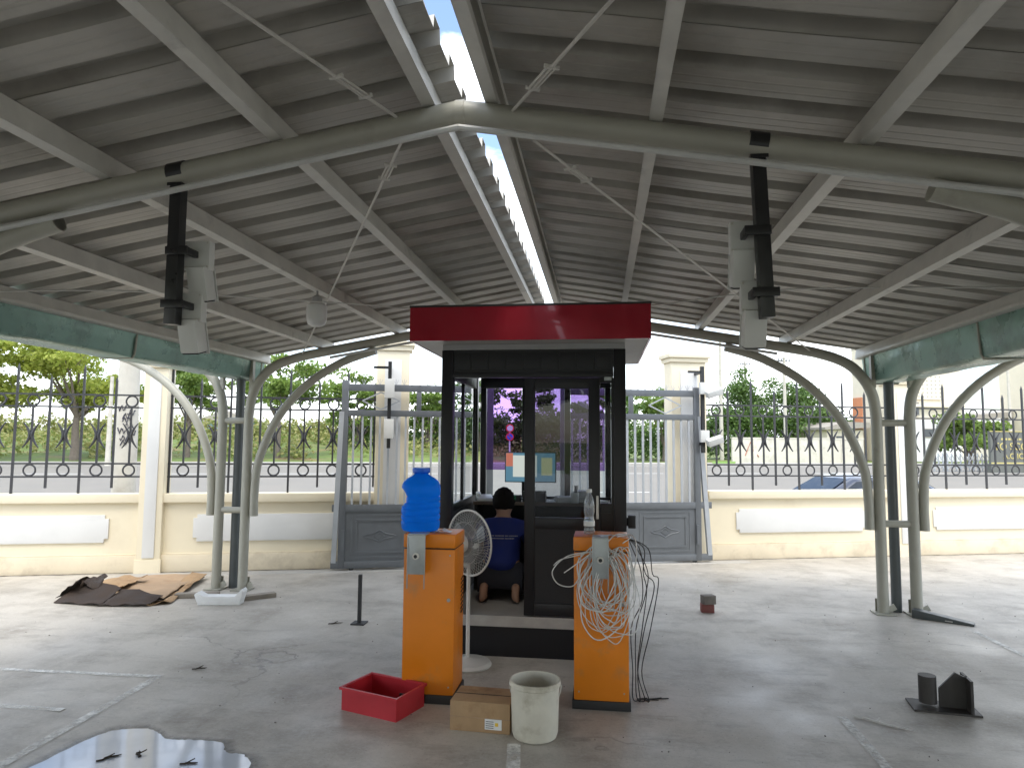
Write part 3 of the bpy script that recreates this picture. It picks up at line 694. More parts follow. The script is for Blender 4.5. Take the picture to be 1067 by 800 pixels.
for sx in (-1, 1):
    hp = vt(sx*.095,.05,.2,.108,pel); kn = vt(sx*.15,.41,.088,.078,hp); cf = vt(sx*.142,.18,.078,.068,kn); vt(sx*.132,.0,.11,.05,cf)
skin('trousers', V, Ed, trs, pe)
hr = MB(); n1, n2 = 20, 12
for j in range(n2+1):
    th = math.pi*.69*j/n2
    for i in range(n1):
        a = 2*math.pi*i/n1; front = max(0, math.sin(a)); t2 = th*(1-.38*front)
        q = 1+.035*math.sin(7*a+3*j)+rnd.uniform(-.015,.015)
        hr.v.append(Vector((.096*q*math.sin(t2)*math.cos(a), .135+.112*q*math.sin(t2)*math.sin(a)-.004, .795+.113*q*math.cos(t2))))
for j in range(n2):
    for i in range(n1): hr.f.append((j*n1+i, j*n1+(i+1) % n1, (j+1)*n1+(i+1) % n1, (j+1)*n1+i)); hr.m.append(0)
hr.build('hair', mat('black_hair', (.010,.008,.007), .9, 0, .3, 40, .6, 90, spec=.1), pe, smooth=True, ang=80)
lt = MB()
for z, a, b_ in ((.525,-.13,.13), (.505,-.085,.11)):
    x = a
    while x < b_:
        w_ = rnd.uniform(.006,.012); lt.add([(x,-.25,z-.004),(x+w_,-.25,z-.004),(x+w_,-.25,z+.0045),(x,-.25,z+.0045)], [(0,1,2,3)]); x += w_+rnd.choice((.003,.003,.003,.009))
lo = lt.build('back_print', mat('shirt_print', (.3,.3,.33), .8), pe, fixn=False)
swm = lo.modifiers.new('wrap', 'SHRINKWRAP'); swm.target = shirt_o; swm.wrap_method = 'PROJECT'; swm.use_project_x = False; swm.use_project_y = True; swm.use_positive_direction = True; swm.use_negative_direction = False; swm.offset = .003

# pedestal fan in front of the open door
fa = thing('pedestal_fan', 'pale pedestal fan with round wire cage turned into the booth doorway', 'fan', (-.95, 4.99, 0))
fr_ = Matrix.Rotation(R(-37), 3, 'Z'); FZ = .862
fw = mat('fan_plastic', (.55,.54,.5), .4, 0, .06); fg = mat('fan_grille', (.5,.5,.47), .35, .2); fb = mat('fan_blade', (.14,.15,.15), .3)
def fv(x, y, z): return fr_ @ Vector((x, y, z)) + Vector((0, 0, FZ))
MB().lathe([(.17,0),(.175,.012),(.16,.03),(.05,.045),(.03,.06)], 28).build('base', fw, fa, smooth=True)
MB().tube([(0,0,.05),(0,0,.72)], .014, 12).build('pole', fw, fa, smooth=True)
MB().tube([fv(0,-.10,-.15), fv(0,-.10,-.06), fv(0,-.09,0)], .022, 12).build('neck', fw, fa, smooth=True)
MB().tube([(0,0,.70), fv(0,-.1,-.14)], .018, 10).build('tilt_joint', fw, fa, smooth=True)
Zr = fr_ @ Matrix.Rotation(R(-90), 3, 'X')
MB().lathe([(.001,-.17),(.04,-.168),(.062,-.15),(.068,-.1),(.062,-.06),(.05,-.05)], 24, (0,0,FZ), Zr).build('motor_housing', fw, fa, smooth=True)
RR = .232; cg = MB()
for front in (-.052, .062):
    for k in range(54):
        a = 2*math.pi*k/54; pts = []
        for i in range(6):
            r = .045+(RR-.045)*i/5; y = front*(1-(i/5)**3); pts.append(fv(r*math.cos(a+.25*i/5), y, r*math.sin(a+.25*i/5)))
        cg.tube(pts, .0016, 4, caps=False)
    for r in (.09, .15): cg.tube([fv(r*math.cos(2*math.pi*i/40), front*(1-((r-.045)/(RR-.045))**3), r*math.sin(2*math.pi*i/40)) for i in range(40)], .0018, 4, closed=True)
cage = cg.build('cage', fg, fa, smooth=True, fixn=False)
MB().tube([fv(RR*math.cos(2*math.pi*i/60), 0, RR*math.sin(2*math.pi*i/60)) for i in range(60)], .0075, 8, closed=True).build('rim', fw, cage, smooth=True)
MB().lathe([(.001,.072),(.045,.07),(.048,.06)], 20, (0,0,FZ), Zr).build('badge', fw, cage, smooth=True)
for k in range(3):
    bl_ = MB(); a0 = k*2.094+.5; g = []
    for i in range(7):
        r = .035+.15*i/6; wd = .25+.62*math.sin(math.pi*(.18+.62*i/6))
        for j in range(6): a = a0+wd*(j/5-.5); g.append(fv(r*math.cos(a), .03*(j/5-.5), r*math.sin(a)))
    bl_.add(g, [(i*6+j, i*6+j+1, i*6+j+7, i*6+j+6) for i in range(6) for j in range(5)])
    bl_.build('blade', fb, fa, smooth=True, fixn=False)
MB().lathe([(.001,.03),(.03,.025),(.036,-.03)], 18, (0,0,FZ), Zr).build('hub', fb, fa, smooth=True)

# ------------------------------------------------------------------ barrier cabinets
def barrier(x, y, label, w=.325, d=.29, H=1.018, px=None):
    o = thing('barrier_cabinet', label, 'barrier', (x, y, 0), 0, 'orange barrier cabinets')
    MB().bb(0,w,0,d,.05,.925).build('body', M['orange'], o, bevel=.008)
    MB().bb(.006,w-.006,.006,d-.006,.925,.932).build('seam', M['dark'], o)
    MB().bb(-.003,w+.003,-.003,d+.003,.932,H).build('lid', M['orange'], o, bevel=.010)
    MB().bb(-.01,w+.01,-.01,d+.01,0,.052).build('base', M['dark'], o, bevel=.004)
    a, b_ = px
    pl = MB().bb(a,b_,-.085,-.077,.785,H+.004).bb(a+.002,b_-.002,-.077,.04,H+.0005,H+.010)
    pl.bb(a,a+.007,-.09,-.0855,.70,H-.01).bb(b_-.007,b_,-.09,-.0855,.70,H-.01).bb((a+b_)/2-.03,(a+b_)/2+.03,-.077,-.001,.85,.94)
    po = pl.build('arm_bracket', M['plate'], o, bevel=.002)
    MB().tube([((a+b_)/2,-.085,.895),((a+b_)/2,-.1,.895)], .02, 20).build('shaft_bolt', M['rod'], po, smooth=True)
    MB().tube([((a+b_)/2,-.1,.895),((a+b_)/2,-.102,.895)], .012, 6).build('bolt_socket', M['dark'], po)
    for k in range(9):
        MB().beam((w+.001,.20,.50+k*.026),(w+.001,.255,.512+k*.026), .006, .008, (1,0,0)).build('vent_slot', M['dark'], o)
    MB().tube([(w-.035,.0,.62),(w-.035,-.006,.62)], .011, 14).build('lock', M['plate'], o)
    for xx, zz in ((.03,.10),(w-.03,.10),(.03,.89),(w-.03,.89)): MB().tube([(xx,0,zz),(xx,-.003,zz)], .005, 8).build('screw', M['plate'], o)
    return o
barrier(-1.222, 4.25, 'orange barrier cabinet carrying the blue water jug', px=(.045,.158))
barrier(-.164, 4.30, 'orange barrier cabinet draped with a coil of white cable', w=.33, px=(.112,.211))
ZT = 1.02
# blue water jug
m, nt, b = new_mat('blue_plastic'); b.inputs['Base Color'].default_value = (.012,.24,.95,1); b.inputs['Roughness'].default_value = .14; b.inputs['Transmission Weight'].default_value = .4; b.inputs['IOR'].default_value = 1.15
tl = nt.nodes.new('ShaderNodeBsdfTranslucent'); tl.inputs[0].default_value = (.06,.5,1,1); mj = nt.nodes.new('ShaderNodeMixShader'); mj.inputs[0].default_value = .5
nt.links.new(b.outputs[0], mj.inputs[1]); nt.links.new(tl.outputs[0], mj.inputs[2]); nt.links.new(mj.outputs[0], nt.nodes['Material Output'].inputs[0]); M['bluejug'] = m
jg = thing('water_jug', 'large translucent blue water jug on the left orange cabinet', 'water jug', (-1.155, 4.39, ZT))
pr = [(.09,0),(.112,.006),(.122,.022),(.125,.05),(.125,.062),(.117,.07),(.125,.078),(.125,.10),(.119,.107),(.125,.114),(.125,.14),(.119,.147),(.125,.154),(.125,.178),(.119,.185),(.125,.192),(.125,.215),(.119,.222),(.125,.229),(.125,.255),(.125,.275),(.122,.295),(.112,.315),(.09,.335),(.064,.35),(.05,.358),(.046,.365)]
j = MB(); nn = 40
for r, z in pr:
    for i in range(nn):
        a = 2*math.pi*i/nn
        dent = .05*max(0, math.cos(a-math.pi*1.03))**4*math.exp(-((z-.215)/.042)**4)       # grip hollow on one side
        j.v.append(Vector(((r-dent)*math.cos(a), (r-dent)*math.sin(a), z)))
for k in range(len(pr)-1):
    for i in range(nn): j.f.append((k*nn+i, k*nn+(i+1) % nn, (k+1)*nn+(i+1) % nn, (k+1)*nn+i)); j.m.append(0)
j.f.append(tuple(reversed(range(nn)))); j.f.append(tuple((len(pr)-1)*nn+i for i in range(nn))); j.m += [0, 0]
j.build('bottle', M['bluejug'], jg, smooth=True, ang=70)
MB().lathe([(.046,.366),(.055,.372),(.058,.38),(.058,.398),(.052,.404),(.001,.405)], 24).build('cap', mat('blue_cap', (.01,.13,.7), .35), jg, smooth=True)
rg = MB(); n1 = 10
for i in range(n1):
    for k in range(5): rg.v.append(Vector((.012*i-.06+rnd.uniform(-.004,.004), .018*k-.04, .004+.016*math.exp(-((i-4.5)/2.6)**2)*rnd.uniform(.5,1.3))))
for i in range(n1-1):
    for k in range(4): rg.f.append((i*5+k, i*5+k+1, i*5+k+6, i*5+k+5)); rg.m.append(0)
ro = rg.build('white_rag', M['white'], smooth=True, loc=(-.985, 4.33, ZT), fixn=False); tag(ro, 'crumpled white rag beside the blue jug on the left cabinet', 'rag')
# clear bottle
pb = thing('plastic_bottle', 'clear plastic water bottle on the right orange cabinet', 'bottle', (-.072, 4.42, ZT))
cp = glass('clear_pet', (.95,.97,.97), 1.6, .05)
n_, l_ = cp.node_tree.nodes, cp.node_tree.links; o_n = n_['Material Output']; old = o_n.inputs[0].links[0].from_socket
df = n_.new('ShaderNodeBsdfTranslucent'); df.inputs[0].default_value = (.8,.82,.82,1); mz = n_.new('ShaderNodeMixShader'); mz.inputs[0].default_value = .16; l_.new(old, mz.inputs[1]); l_.new(df.outputs[0], mz.inputs[2]); l_.new(mz.outputs[0], o_n.inputs[0])
MB().lathe([(.026,0),(.033,.004),(.034,.03),(.031,.04),(.034,.05),(.034,.085),(.029,.105),(.029,.12),(.034,.14),(.034,.165),(.032,.2),(.024,.228),(.014,.248),(.0125,.262)], 28).build('body', cp, pb, smooth=True, ang=70)
MB().lathe([(.0305,.003),(.0305,.04),(.029,.1),(.001,.1001)], 24).build('water', glass('bottle_water', (.85,.9,.92), 1.33), pb, smooth=True)
MB().lathe([(.016,.258),(.017,.262),(.017,.278),(.015,.281),(.001,.2815)], 20).build('cap', M['white'], pb, smooth=True)
MB().lathe([(.0345,.052),(.0345,.082)], 28).build('label', M['white'], pb, smooth=True)

# coil of white cable hung on the right cabinet
cc = thing('cable_coil', 'tangled coil of white cable hanging on the right orange cabinet', 'cable', (0, 4.30, .55))
def loop(cx, top, hh, hw, y, tilt, ph):
    pts = []
    for i in range(44):
        a = 2*math.pi*i/44
        x = hw*math.sin(a)*(1-.28*math.cos(a)) ; z = hh*math.cos(a)
        pts.append(Vector((cx+x+tilt*z+.012*math.sin(3*a+ph), y-.006*abs(math.sin(2*a+ph))-.03*(1-math.cos(a)), top-hh+z+.008*math.sin(5*a+ph))))
    return pts
for k in range(24):
    hh = rnd.uniform(.14,.27); hw = rnd.uniform(.07,.15)
    p = loop(.035+rnd.uniform(-.06,.06), .42-rnd.random()**2*.07, hh, hw, -.008-.0024*k, rnd.uniform(-.3,.3), rnd.uniform(0,6))
    MB().tube(p, rnd.choice((.0032,.0036,.0028)), 6, closed=True).build('cable_turn', M['cable'], cc, smooth=True)
for pts in ([(-.02,-.06,.40),(-.16,-.06,.36),(-.24,-.08,.34),(-.285,-.05,.30)], [(-.05,-.06,.39),(-.2,-.07,.36),(-.29,-.06,.27),(-.26,-.04,.19),(-.17,-.05,.18),(-.12,-.05,.25)], [(-.06,-.07,.38),(-.17,-.09,.30),(-.22,-.06,.26)], [(.02,-.05,.42),(.08,.02,.476),(.14,.1,.475),(.2,.05,.47),(.215,-.02,.38),(.18,-.05,.2)], [(.0,-.02,.478),(.06,.06,.475),(.13,.03,.474),(.17,.12,.476)], [(.10,.0,.474),(.15,.05,.476),(.18,.0,.472),(.13,-.04,.44)]):
    MB().tube(catmull(pts, 7), .0034, 6).build('cable_tail', M['cable'], cc, smooth=True)
bc = thing('black_cables', 'loose black cables hanging down the right side of the right cabinet', 'cable', (.19, 4.42, .5))
for k in range(5):
    x = .02+.025*k+rnd.uniform(-.02,.03); e = [rnd.uniform(-.03,.03) for _ in range(4)]; MB().tube(catmull([(-.02,0,.5),(x*.6+e[0],.0,.44),(x+.01+e[1],-.02*k,.3),(x*1.2+.02+e[2],.0,.12+.03*k),(x*.7+e[3],.02,-.05),(x*.5-.01,.0,-.3),(x*.6+e[0],.03,-.48),(x+e[1]*2,.08,-.496),(x+.1+e[2]*3,.1+e[3],-.496)], 6), .0032, 6).build('cable', M['dark'], bc, smooth=True)

# ------------------------------------------------------------------ things on the floor
bu = thing('bucket', 'dirty white plastic bucket standing in front of the right cabinet', 'bucket', (-.36, 3.88, 0))
bm_ = mat('bucket_plastic', (.56,.53,.44), .55, 0, .12, 8, .1, 40, stain=(.3,.26,.18), stain_lo=.5, stain_hi=.75, stain_scale=6)
MB().lathe([(.105,0),(.118,.006),(.126,.03),(.133,.27),(.14,.275),(.14,.30),(.132,.302),(.126,.27),(.112,.01),(.001,.008)], 36).build('shell', bm_, bu, smooth=True)
MB().tube([Vector((.142*math.cos(a), .02+.09*math.sin(a)*0-.06*math.sin(a), .27-.13*math.sin(a))) for a in [math.pi*i/20 for i in range(21)]], .003, 6).build('handle', M['rod'], bu, smooth=True)
def carton(name, label, loc, rz, w, d, h, m, lab=True):
    o = thing(name, label, 'box', loc, rz)
    MB().bb(-w/2,w/2,-d/2,d/2,0,h).build('carton', m, o, bevel=.004)
    MB().bb(-w/2+.002,w/2-.002,-.003,.003,h,h+.0015).build('flap_gap', M['dark'], o)
    MB().bb(-w/2-.001,w/2+.001,-d/2-.0015,-d/2-.0003,.0+h*.47,h*.49).build('edge_tape', M['cardtop'], o)
    if lab:
        l_ = MB().bb(.03,.125,-d/2-.003,-d/2-.001,.02,.075).build('label_sticker', pm, o)
        for k in range(4): MB().bb(.036+.0*k,.08,-d/2-.0042,-d/2-.0032,.028+k*.011,.031+k*.011).build('print_line', M['dark'], l_)
        MB().bb(.088,.106,-d/2-.0042,-d/2-.0032,.04,.058).build('print_mark', mat('label_yellow', (.75,.5,.05), .6), l_)
    return o
carton('cardboard_box', 'flat brown cardboard box with white sticker left of the bucket', (-.66, 4.0, 0), -.06, .34, .24, .16, M['cardboard'])
rc = thing('red_crate', 'shallow red plastic crate on the floor left of the cardboard box', 'crate', (-1.3, 4.14, 0), -.35)
rm_ = mat('red_plastic', (.42,.02,.03), .4)
cr_ = MB().bb(-.2,.2,-.14,.14,0,.012)
for q in ((-.2,.2,-.14,-.132),(-.2,.2,.132,.14),(-.2,-.192,-.132,.132),(.192,.2,-.132,.132)): cr_.bb(q[0],q[1],q[2],q[3],.012,.13)
cr_.build('tray', rm_, rc)
MB().bb(-.212,.212,-.152,-.14,.118,.134).bb(-.212,.212,.14,.152,.118,.134).bb(-.212,-.2,-.14,.14,.118,.134).bb(.2,.212,-.14,.14,.118,.134).build('rim', rm_, rc)
ib = thing('steel_bar', 'thin dark steel bar standing on a small plate left of the booth', 'bar', (-2.1, 5.95, 0))
MB().bb(-.014,.014,-.014,.014,.01,.42).build('rod', M['dark'], ib); MB().bb(-.06,.06,-.06,.06,0,.01).build('foot_plate', M['dark'], ib)
bk_ = thing('block_pair', 'two small dark bricks stacked on the open floor right of the booth', 'bricks', (1.0, 6.86, 0))
MB().bb(-.06,.06,-.05,.05,0,.075).build('lower_brick', mat('brick_red', (.2,.07,.06), .8, 0, .25, 12), bk_, bevel=.005)
MB().box((.01,0,.116), (.12,.09,.08), Matrix.Rotation(.3, 3, 'Z')).build('upper_brick', mat('brick_grey', (.16,.14,.12), .85, 0, .25, 12), bk_, bevel=.005)
# steel column shoe lying at the right
sh_ = thing('steel_shoe', 'dark welded steel foot bracket lying on the floor at the right', 'bracket', (2.1, 4.62, 0), -.15)
stl = mat('raw_steel', (.06,.055,.05), .55, .4, .3, 9)
MB().bb(-.22,.14,-.1,.1,0,.012).build('plate', stl, sh_); MB().prism([(-.06,.012),(.10,.012),(.10,.19),(.03,.22),(-.06,.12)], -.008, .008, 'y').build('gusset', stl, sh_)
MB().bb(.085,.1,-.09,-.009,.012,.2).bb(.085,.1,.009,.09,.012,.2).build('end_plate', stl, sh_)
MB().tube([(-.12,0,.03),(-.12,0,.19)], .05, 14).build('socket', stl, sh_, smooth=True)
# foam block, timber and plates at the left column
CL = XR-CD
fo = thing('foam_block', 'white foam packing block in front of the left column foot', 'foam', (CL+.27, 6.42, 0), .15)
MB().prism([(-.2,0),(.2,0),(.235,.13),(.215,.155),(.15,.085),(-.15,.085),(-.215,.12),(-.24,.10)], -.05, .07, 'y').build('block', M['foam'], fo, bevel=.008)
for (x, y, a, L, lb) in ((CL-.12,6.66,.25,.42,'short grey timber offcut left of the white foam block'), (CL+.5,6.7,.75,.36,'short grey timber offcut right of the white foam block')):
    t_ = thing('timber_offcut', lb, 'timber', (x, y, 0), a); MB().bb(-L/2,L/2,-.045,.045,0,.045).build('plank', M['timber'], t_, bevel=.004)
    MB().bb(-L/2-.001,-L/2+.004,-.04,.04,.004,.041).build('sawn_end', M['cardtop'], t_)
fp = thing('angle_offcut', 'dark steel angle lying against the right column foot', 'offcut', (XR+CD+.28, 6.84, 0), -.55)
MB().prism([(-.24,0),(.24,0),(.24,.02),(-.2,.075),(-.24,.075)], -.05, .05, 'y').build('wedge', M['pipe'], fp, bevel=.004); MB().bb(.02,.08,-.052,-.05,.012,.02).build('slot', M['white'], fp)

# heap of flattened cardboard
hp_ = thing('cardboard_heap', 'flattened brown cardboard sheets with dark folded edge near the left wall', 'cardboard', (-4.65, 6.72, 0), WANG*.0)
def crumple(name, P, nu, nv, amp, m, seed, parent, thick=.006):
    """quad patch with given corner points, rumpled and given thickness"""
    r_ = random.Random(seed); A, B, C, D = [Vector(p) for p in P]; b = MB(); H = {}
    for i in range(nu+1):
        for j in range(nv+1): H[i, j] = r_.uniform(-amp, amp)
    for lay in (0, thick):
        for i in range(nu+1):
            for j in range(nv+1):
                u, v = i/nu, j/nv; p = A*(1-u)*(1-v)+B*u*(1-v)+C*u*v+D*(1-u)*v
                hh = (H[i, j]+H[max(i-1,0), j]+H[i, max(j-1,0)])/3
                jx = r_.uniform(-.4,.4)*amp if lay == 0 and (i in (0, nu) or j in (0, nv)) else 0
                q = p+Vector((jx, jx*.7, hh+lay)); q.z = max(q.z, .003+lay); b.v.append(q)
    n = (nu+1)*(nv+1)
    for i in range(nu):
        for j in range(nv):
            k = i*(nv+1)+j; b.f.append((k, k+1, k+nv+2, k+nv+1)); b.f.append((n+k, n+k+nv+1, n+k+nv+2, n+k+1)); b.m += [0, 0]
    rim = [i*(nv+1) for i in range(nu+1)]+[nu*(nv+1)+j for j in range(1, nv+1)]+[i*(nv+1)+nv for i in range(nu-1,-1,-1)]+[j for j in range(nv-1,0,-1)]
    for k in range(len(rim)):
        a, c = rim[k], rim[(k+1) % len(rim)]; b.f.append((a, c, n+c, n+a)); b.m.append(0)
    return b.build(name, m, parent, smooth=True, ang=25)
crumple('sheet', [(-.55,-.45,.02),(.42,-.40,.02),(.15,.8,.02),(-.75,.55,.02)], 9, 9, .02, M['cardark'], 1, hp_)
crumple('sheet', [(-.45,-.36,.08),(.40,-.35,.05),(.10,.78,.05),(-.62,.45,.07)], 9, 9, .03, M['cardtop'], 2, hp_)
crumple('flap', [(-.62,-.52,.01),(-.1,-.58,.01),(-.05,-.33,.12),(-.5,-.28,.17)], 7, 5, .03, M['cardark'], 3, hp_)
crumple('flap', [(-.1,-.58,.01),(.36,-.52,.01),(.40,-.33,.07),(-.06,-.32,.12)], 7, 5, .028, M['cardark'], 4, hp_)
crumple('flap', [(.34,-.5,.01),(.5,-.38,.02),(.16,.84,.06),(.04,.72,.07)], 4, 10, .025, M['cardboard'], 5, hp_)
crumple('flap', [(-.66,-.45,.01),(-.45,-.45,.20),(-.52,-.12,.19),(-.74,-.15,.02)], 5, 5, .035, M['cardark'], 6, hp_)
crumple('flap', [(-.5,-.22,.13),(-.12,-.22,.11),(-.18,.25,.13),(-.55,.2,.11)], 6, 6, .035, M['cardboard'], 7, hp_)
crumple('flap', [(-.46,-.38,.16),(-.28,-.36,.14),(-.30,-.2,.22),(-.5,-.2,.2)], 5, 5, .04, M['cardark'], 8, hp_)

# painted bay lines, puddle, litter
def worn(name, col):
    m, nt, b = new_mat(name); n, l = nt.nodes, nt.links; b.inputs['Base Color'].default_value = (*col, 1); b.inputs['Roughness'].default_value = .7
    t = n.new('ShaderNodeTexCoord'); z = n.new('ShaderNodeTexNoise'); z.inputs['Scale'].default_value = 9; z.inputs['Detail'].default_value = 9; z.inputs['Roughness'].default_value = .75; l.new(t.outputs['Object'], z.inputs[0])
    r_ = n.new('ShaderNodeMapRange'); r_.inputs[1].default_value = .38; r_.inputs[2].default_value = .62; r_.inputs[3].default_value = .95; r_.inputs[4].default_value = .12; l.new(z.outputs['Fac'], r_.inputs[0])
    tr = n.new('ShaderNodeBsdfTransparent'); mx = n.new('ShaderNodeMixShader'); l.new(r_.outputs[0], mx.inputs[0]); l.new(tr.outputs[0], mx.inputs[1]); l.new(b.outputs[0], mx.inputs[2]); l.new(mx.outputs[0], n['Material Output'].inputs[0]); return m
wm = worn('worn_line', (.78,.77,.72))
def strip(a, b_, w):
    a, b_ = Vector((*a, .004)), Vector((*b_, .004)); d = (b_-a).normalized(); s_ = Vector((-d.y, d.x, 0))*w/2
    tag(MB().add([a-s_, b_-s_, b_+s_, a+s_], [(0,1,2,3)]).build('painted_line', wm, fixn=False), kind='structure')
strip((-6.5,4.37),(-2.93,4.44), .05); strip((-2.96,4.45),(-2.84,1.0), .06); strip((-6.5,3.84),(-3.15,3.83), .05)
strip((3.18,6.5),(3.22,3.0), .05); strip((1.40,4.4),(1.41,1.0), .055); strip((-.46,3.76),(-.33,2.6), .07)
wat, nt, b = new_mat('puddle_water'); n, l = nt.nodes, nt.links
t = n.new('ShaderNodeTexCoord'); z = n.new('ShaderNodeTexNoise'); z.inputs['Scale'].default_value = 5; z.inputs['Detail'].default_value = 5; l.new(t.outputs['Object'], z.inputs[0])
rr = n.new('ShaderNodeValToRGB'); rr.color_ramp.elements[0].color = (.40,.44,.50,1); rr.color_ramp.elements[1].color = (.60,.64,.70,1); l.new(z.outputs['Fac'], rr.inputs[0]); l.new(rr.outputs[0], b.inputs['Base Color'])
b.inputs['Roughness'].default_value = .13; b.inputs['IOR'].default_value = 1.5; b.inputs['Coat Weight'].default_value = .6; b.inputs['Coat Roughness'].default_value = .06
ctrl = [(-2.85,2.6),(-2.78,2.95),(-2.75,3.2)]+[(-2.72, 3.443), (-2.687, 3.55), (-2.644, 3.613), (-2.491, 3.654), (-2.411, 3.621), (-2.302, 3.551), (-2.215, 3.552), (-2.136, 3.558), (-1.992, 3.549), (-1.905, 3.449), (-1.801, 3.431), (-1.71, 3.309)]+[(-1.76,3.1),(-1.9,2.85),(-2.15,2.6),(-2.5,2.45)]
po_ = []
P_ = [Vector((*c, 0)) for c in ctrl]; k = len(P_)
for i in range(k):
    a, b1, c, d = P_[i-1], P_[i], P_[(i+1) % k], P_[(i+2) % k]
    for s_ in range(6):
        u = s_/6; po_.append(.5*((2*b1)+(c-a)*u+(2*a-5*b1+4*c-d)*u*u+(3*b1-a-3*c+d)*u**3)+Vector((rnd.uniform(-.005,.005), rnd.uniform(-.005,.005), .004)))
tag(MB().add(po_, [tuple(range(len(po_)))]).build('puddle', wat, fixn=False), kind='structure')
cen = sum(po_, Vector())/len(po_); wmg = MB(); kk = len(po_)
for lay, q in ((0, .97), (1, 1.05), (2, 1.17)):
    for i, p in enumerate(po_): wmg.v.append(Vector((*(cen+(p-cen)*(q+(rnd.uniform(-.012,.012) if lay else 0))).xy, .0022)))
for lay in (0, 1):
    for i in range(kk): wmg.f.append((lay*kk+i, lay*kk+(i+1) % kk, (lay+1)*kk+(i+1) % kk, (lay+1)*kk+i)); wmg.m.append(0)
wmt, nt, b = new_mat('wet_concrete'); n, l = nt.nodes, nt.links
b.inputs['Base Color'].default_value = (.13,.118,.095,1); b.inputs['Roughness'].default_value = .3
at = n.new('ShaderNodeAttribute'); at.attribute_name = 'wet'; tr = n.new('ShaderNodeBsdfTransparent'); mxs = n.new('ShaderNodeMixShader')
tcn = n.new('ShaderNodeTexCoord'); nzz = n.new('ShaderNodeTexNoise'); nzz.inputs['Scale'].default_value = 14; nzz.inputs['Detail'].default_value = 7; l.new(tcn.outputs['Object'], nzz.inputs[0])
mm_ = n.new('ShaderNodeMath'); mm_.operation = 'MULTIPLY'; l.new(at.outputs['Fac'], mm_.inputs[0]); mr_ = n.new('ShaderNodeMapRange'); mr_.inputs[1].default_value = .3; mr_.inputs[2].default_value = .65; mr_.inputs[3].default_value = .35; mr_.inputs[4].default_value = 1; l.new(nzz.outputs['Fac'], mr_.inputs[0]); l.new(mr_.outputs[0], mm_.inputs[1])
l.new(mm_.outputs[0], mxs.inputs[0]); l.new(tr.outputs[0], mxs.inputs[1]); l.new(b.outputs[0], mxs.inputs[2]); l.new(mxs.outputs[0], n['Material Output'].inputs[0])
wo = wmg.build('wet_margin', wmt, fixn=False); tag(wo, kind='structure')
av = wo.data.attributes.new('wet', 'FLOAT', 'POINT')
for i in range(3*kk): av.data[i].value = (.9, .65, 0)[i//kk]
tw = mat('twig', (.04,.03,.02), .9)
for i, (x, y, L, a, lb) in enumerate(((-2.45,3.3,.11,.9,'dark twig lying in the left of the puddle'), (-2.33,3.36,.08,2.2,'rust-brown leaf stem in the middle of the puddle'), (-2.02,3.3,.08,.3,'dark twig lying in the right of the puddle'), (-2.78,4.62,.09,.5,'small dark twig above the corner of the bay line'), (-2.3,5.9,.12,.5,'small dark twig near the steel bar'), (1.6,4.32,.32,-.6,'pale bent stick on the floor near the right bay line'))):
    p = [Vector((x+L*math.cos(a)*(u-.5)+.012*math.sin(9*u), y+L*math.sin(a)*(u-.5), .008)) for u in [v/5 for v in range(6)]]
    b = MB().tube(p, [.004,.005,.006,.005,.004,.002], 5)
    b.tube([p[2], p[2]+Vector((.03,.03,.012))], .003, 5); b.tube([p[3], p[3]+Vector((.02,-.035,.01))], .0025, 5)
    tag(b.build('twig', M['cable'] if i == 5 else tw, smooth=True), lb, 'twig')
gr_ = MB(); r3 = random.Random(5)
for i in range(260):
    x, y = r3.uniform(-5,4), r3.uniform(2.4,8.2)
    s_ = r3.uniform(.002,.007); gr_.box((x,y,s_*.35), (s_*r3.uniform(.7,1.6),s_,s_*.7), Matrix.Rotation(r3.uniform(0,3), 3, 'Z'))
tag(gr_.build('grit', mat('grit', (.24,.22,.2), .9, 0, .4, 3), fixn=False), kind='stuff', label='scattered grit and crumbs on the concrete floor', cat='grit')

# ------------------------------------------------------------------ cameras on the gate pillars
def gate_cam(s, z0, z1, cams, label, sg):
    o = wthing('camera_pole', label, 'camera pole', s, 8.70, z0, 'camera poles on the gate pillars')
    MB().bb(-.022,.022,-.022,.022,0,z1-z0).build('bar', M['black'], o)
    for zz in (.12, z1-z0-.08): MB().bb(-.02,.02,.024,.235,zz-.018,zz+.018).build('arm', M['black'], o)
    MB().bb(-.2,-.022,-.012,.012,z1-z0-.09,z1-z0-.06).build('top_arm', M['black'], o)
    for zc in cams:
        MB().bb(-.06,.06,-.075,-.023,zc-z0,zc-z0+(.16 if sg == 1 else .24)).build('junction_box', M['white'], o, bevel=.006)
        if sg < 1: continue
        rot = Matrix.Rotation(R(-18), 3, 'Y') @ Matrix.Rotation(R(20), 3, 'X')
        MB().box((sg*.12,-.1,zc-z0+.02), (.22,.09,.09), rot).build('camera_body', M['white'], o, bevel=.01)
        MB().box(Vector((sg*.12,-.1,zc-z0+.02))+rot @ Vector((sg*.112,0,0)), (.01,.07,.07), rot).build('lens_window', M['dark'], o)
gate_cam(4.03, 1.46, 2.62, (1.60, 2.24), 'black pole with two white cameras on the right gate pillar', 1)
gate_cam(-.12, 1.5, 2.58, (1.62, 2.12), 'black pole with two white camera boxes on the left gate pillar', .2)

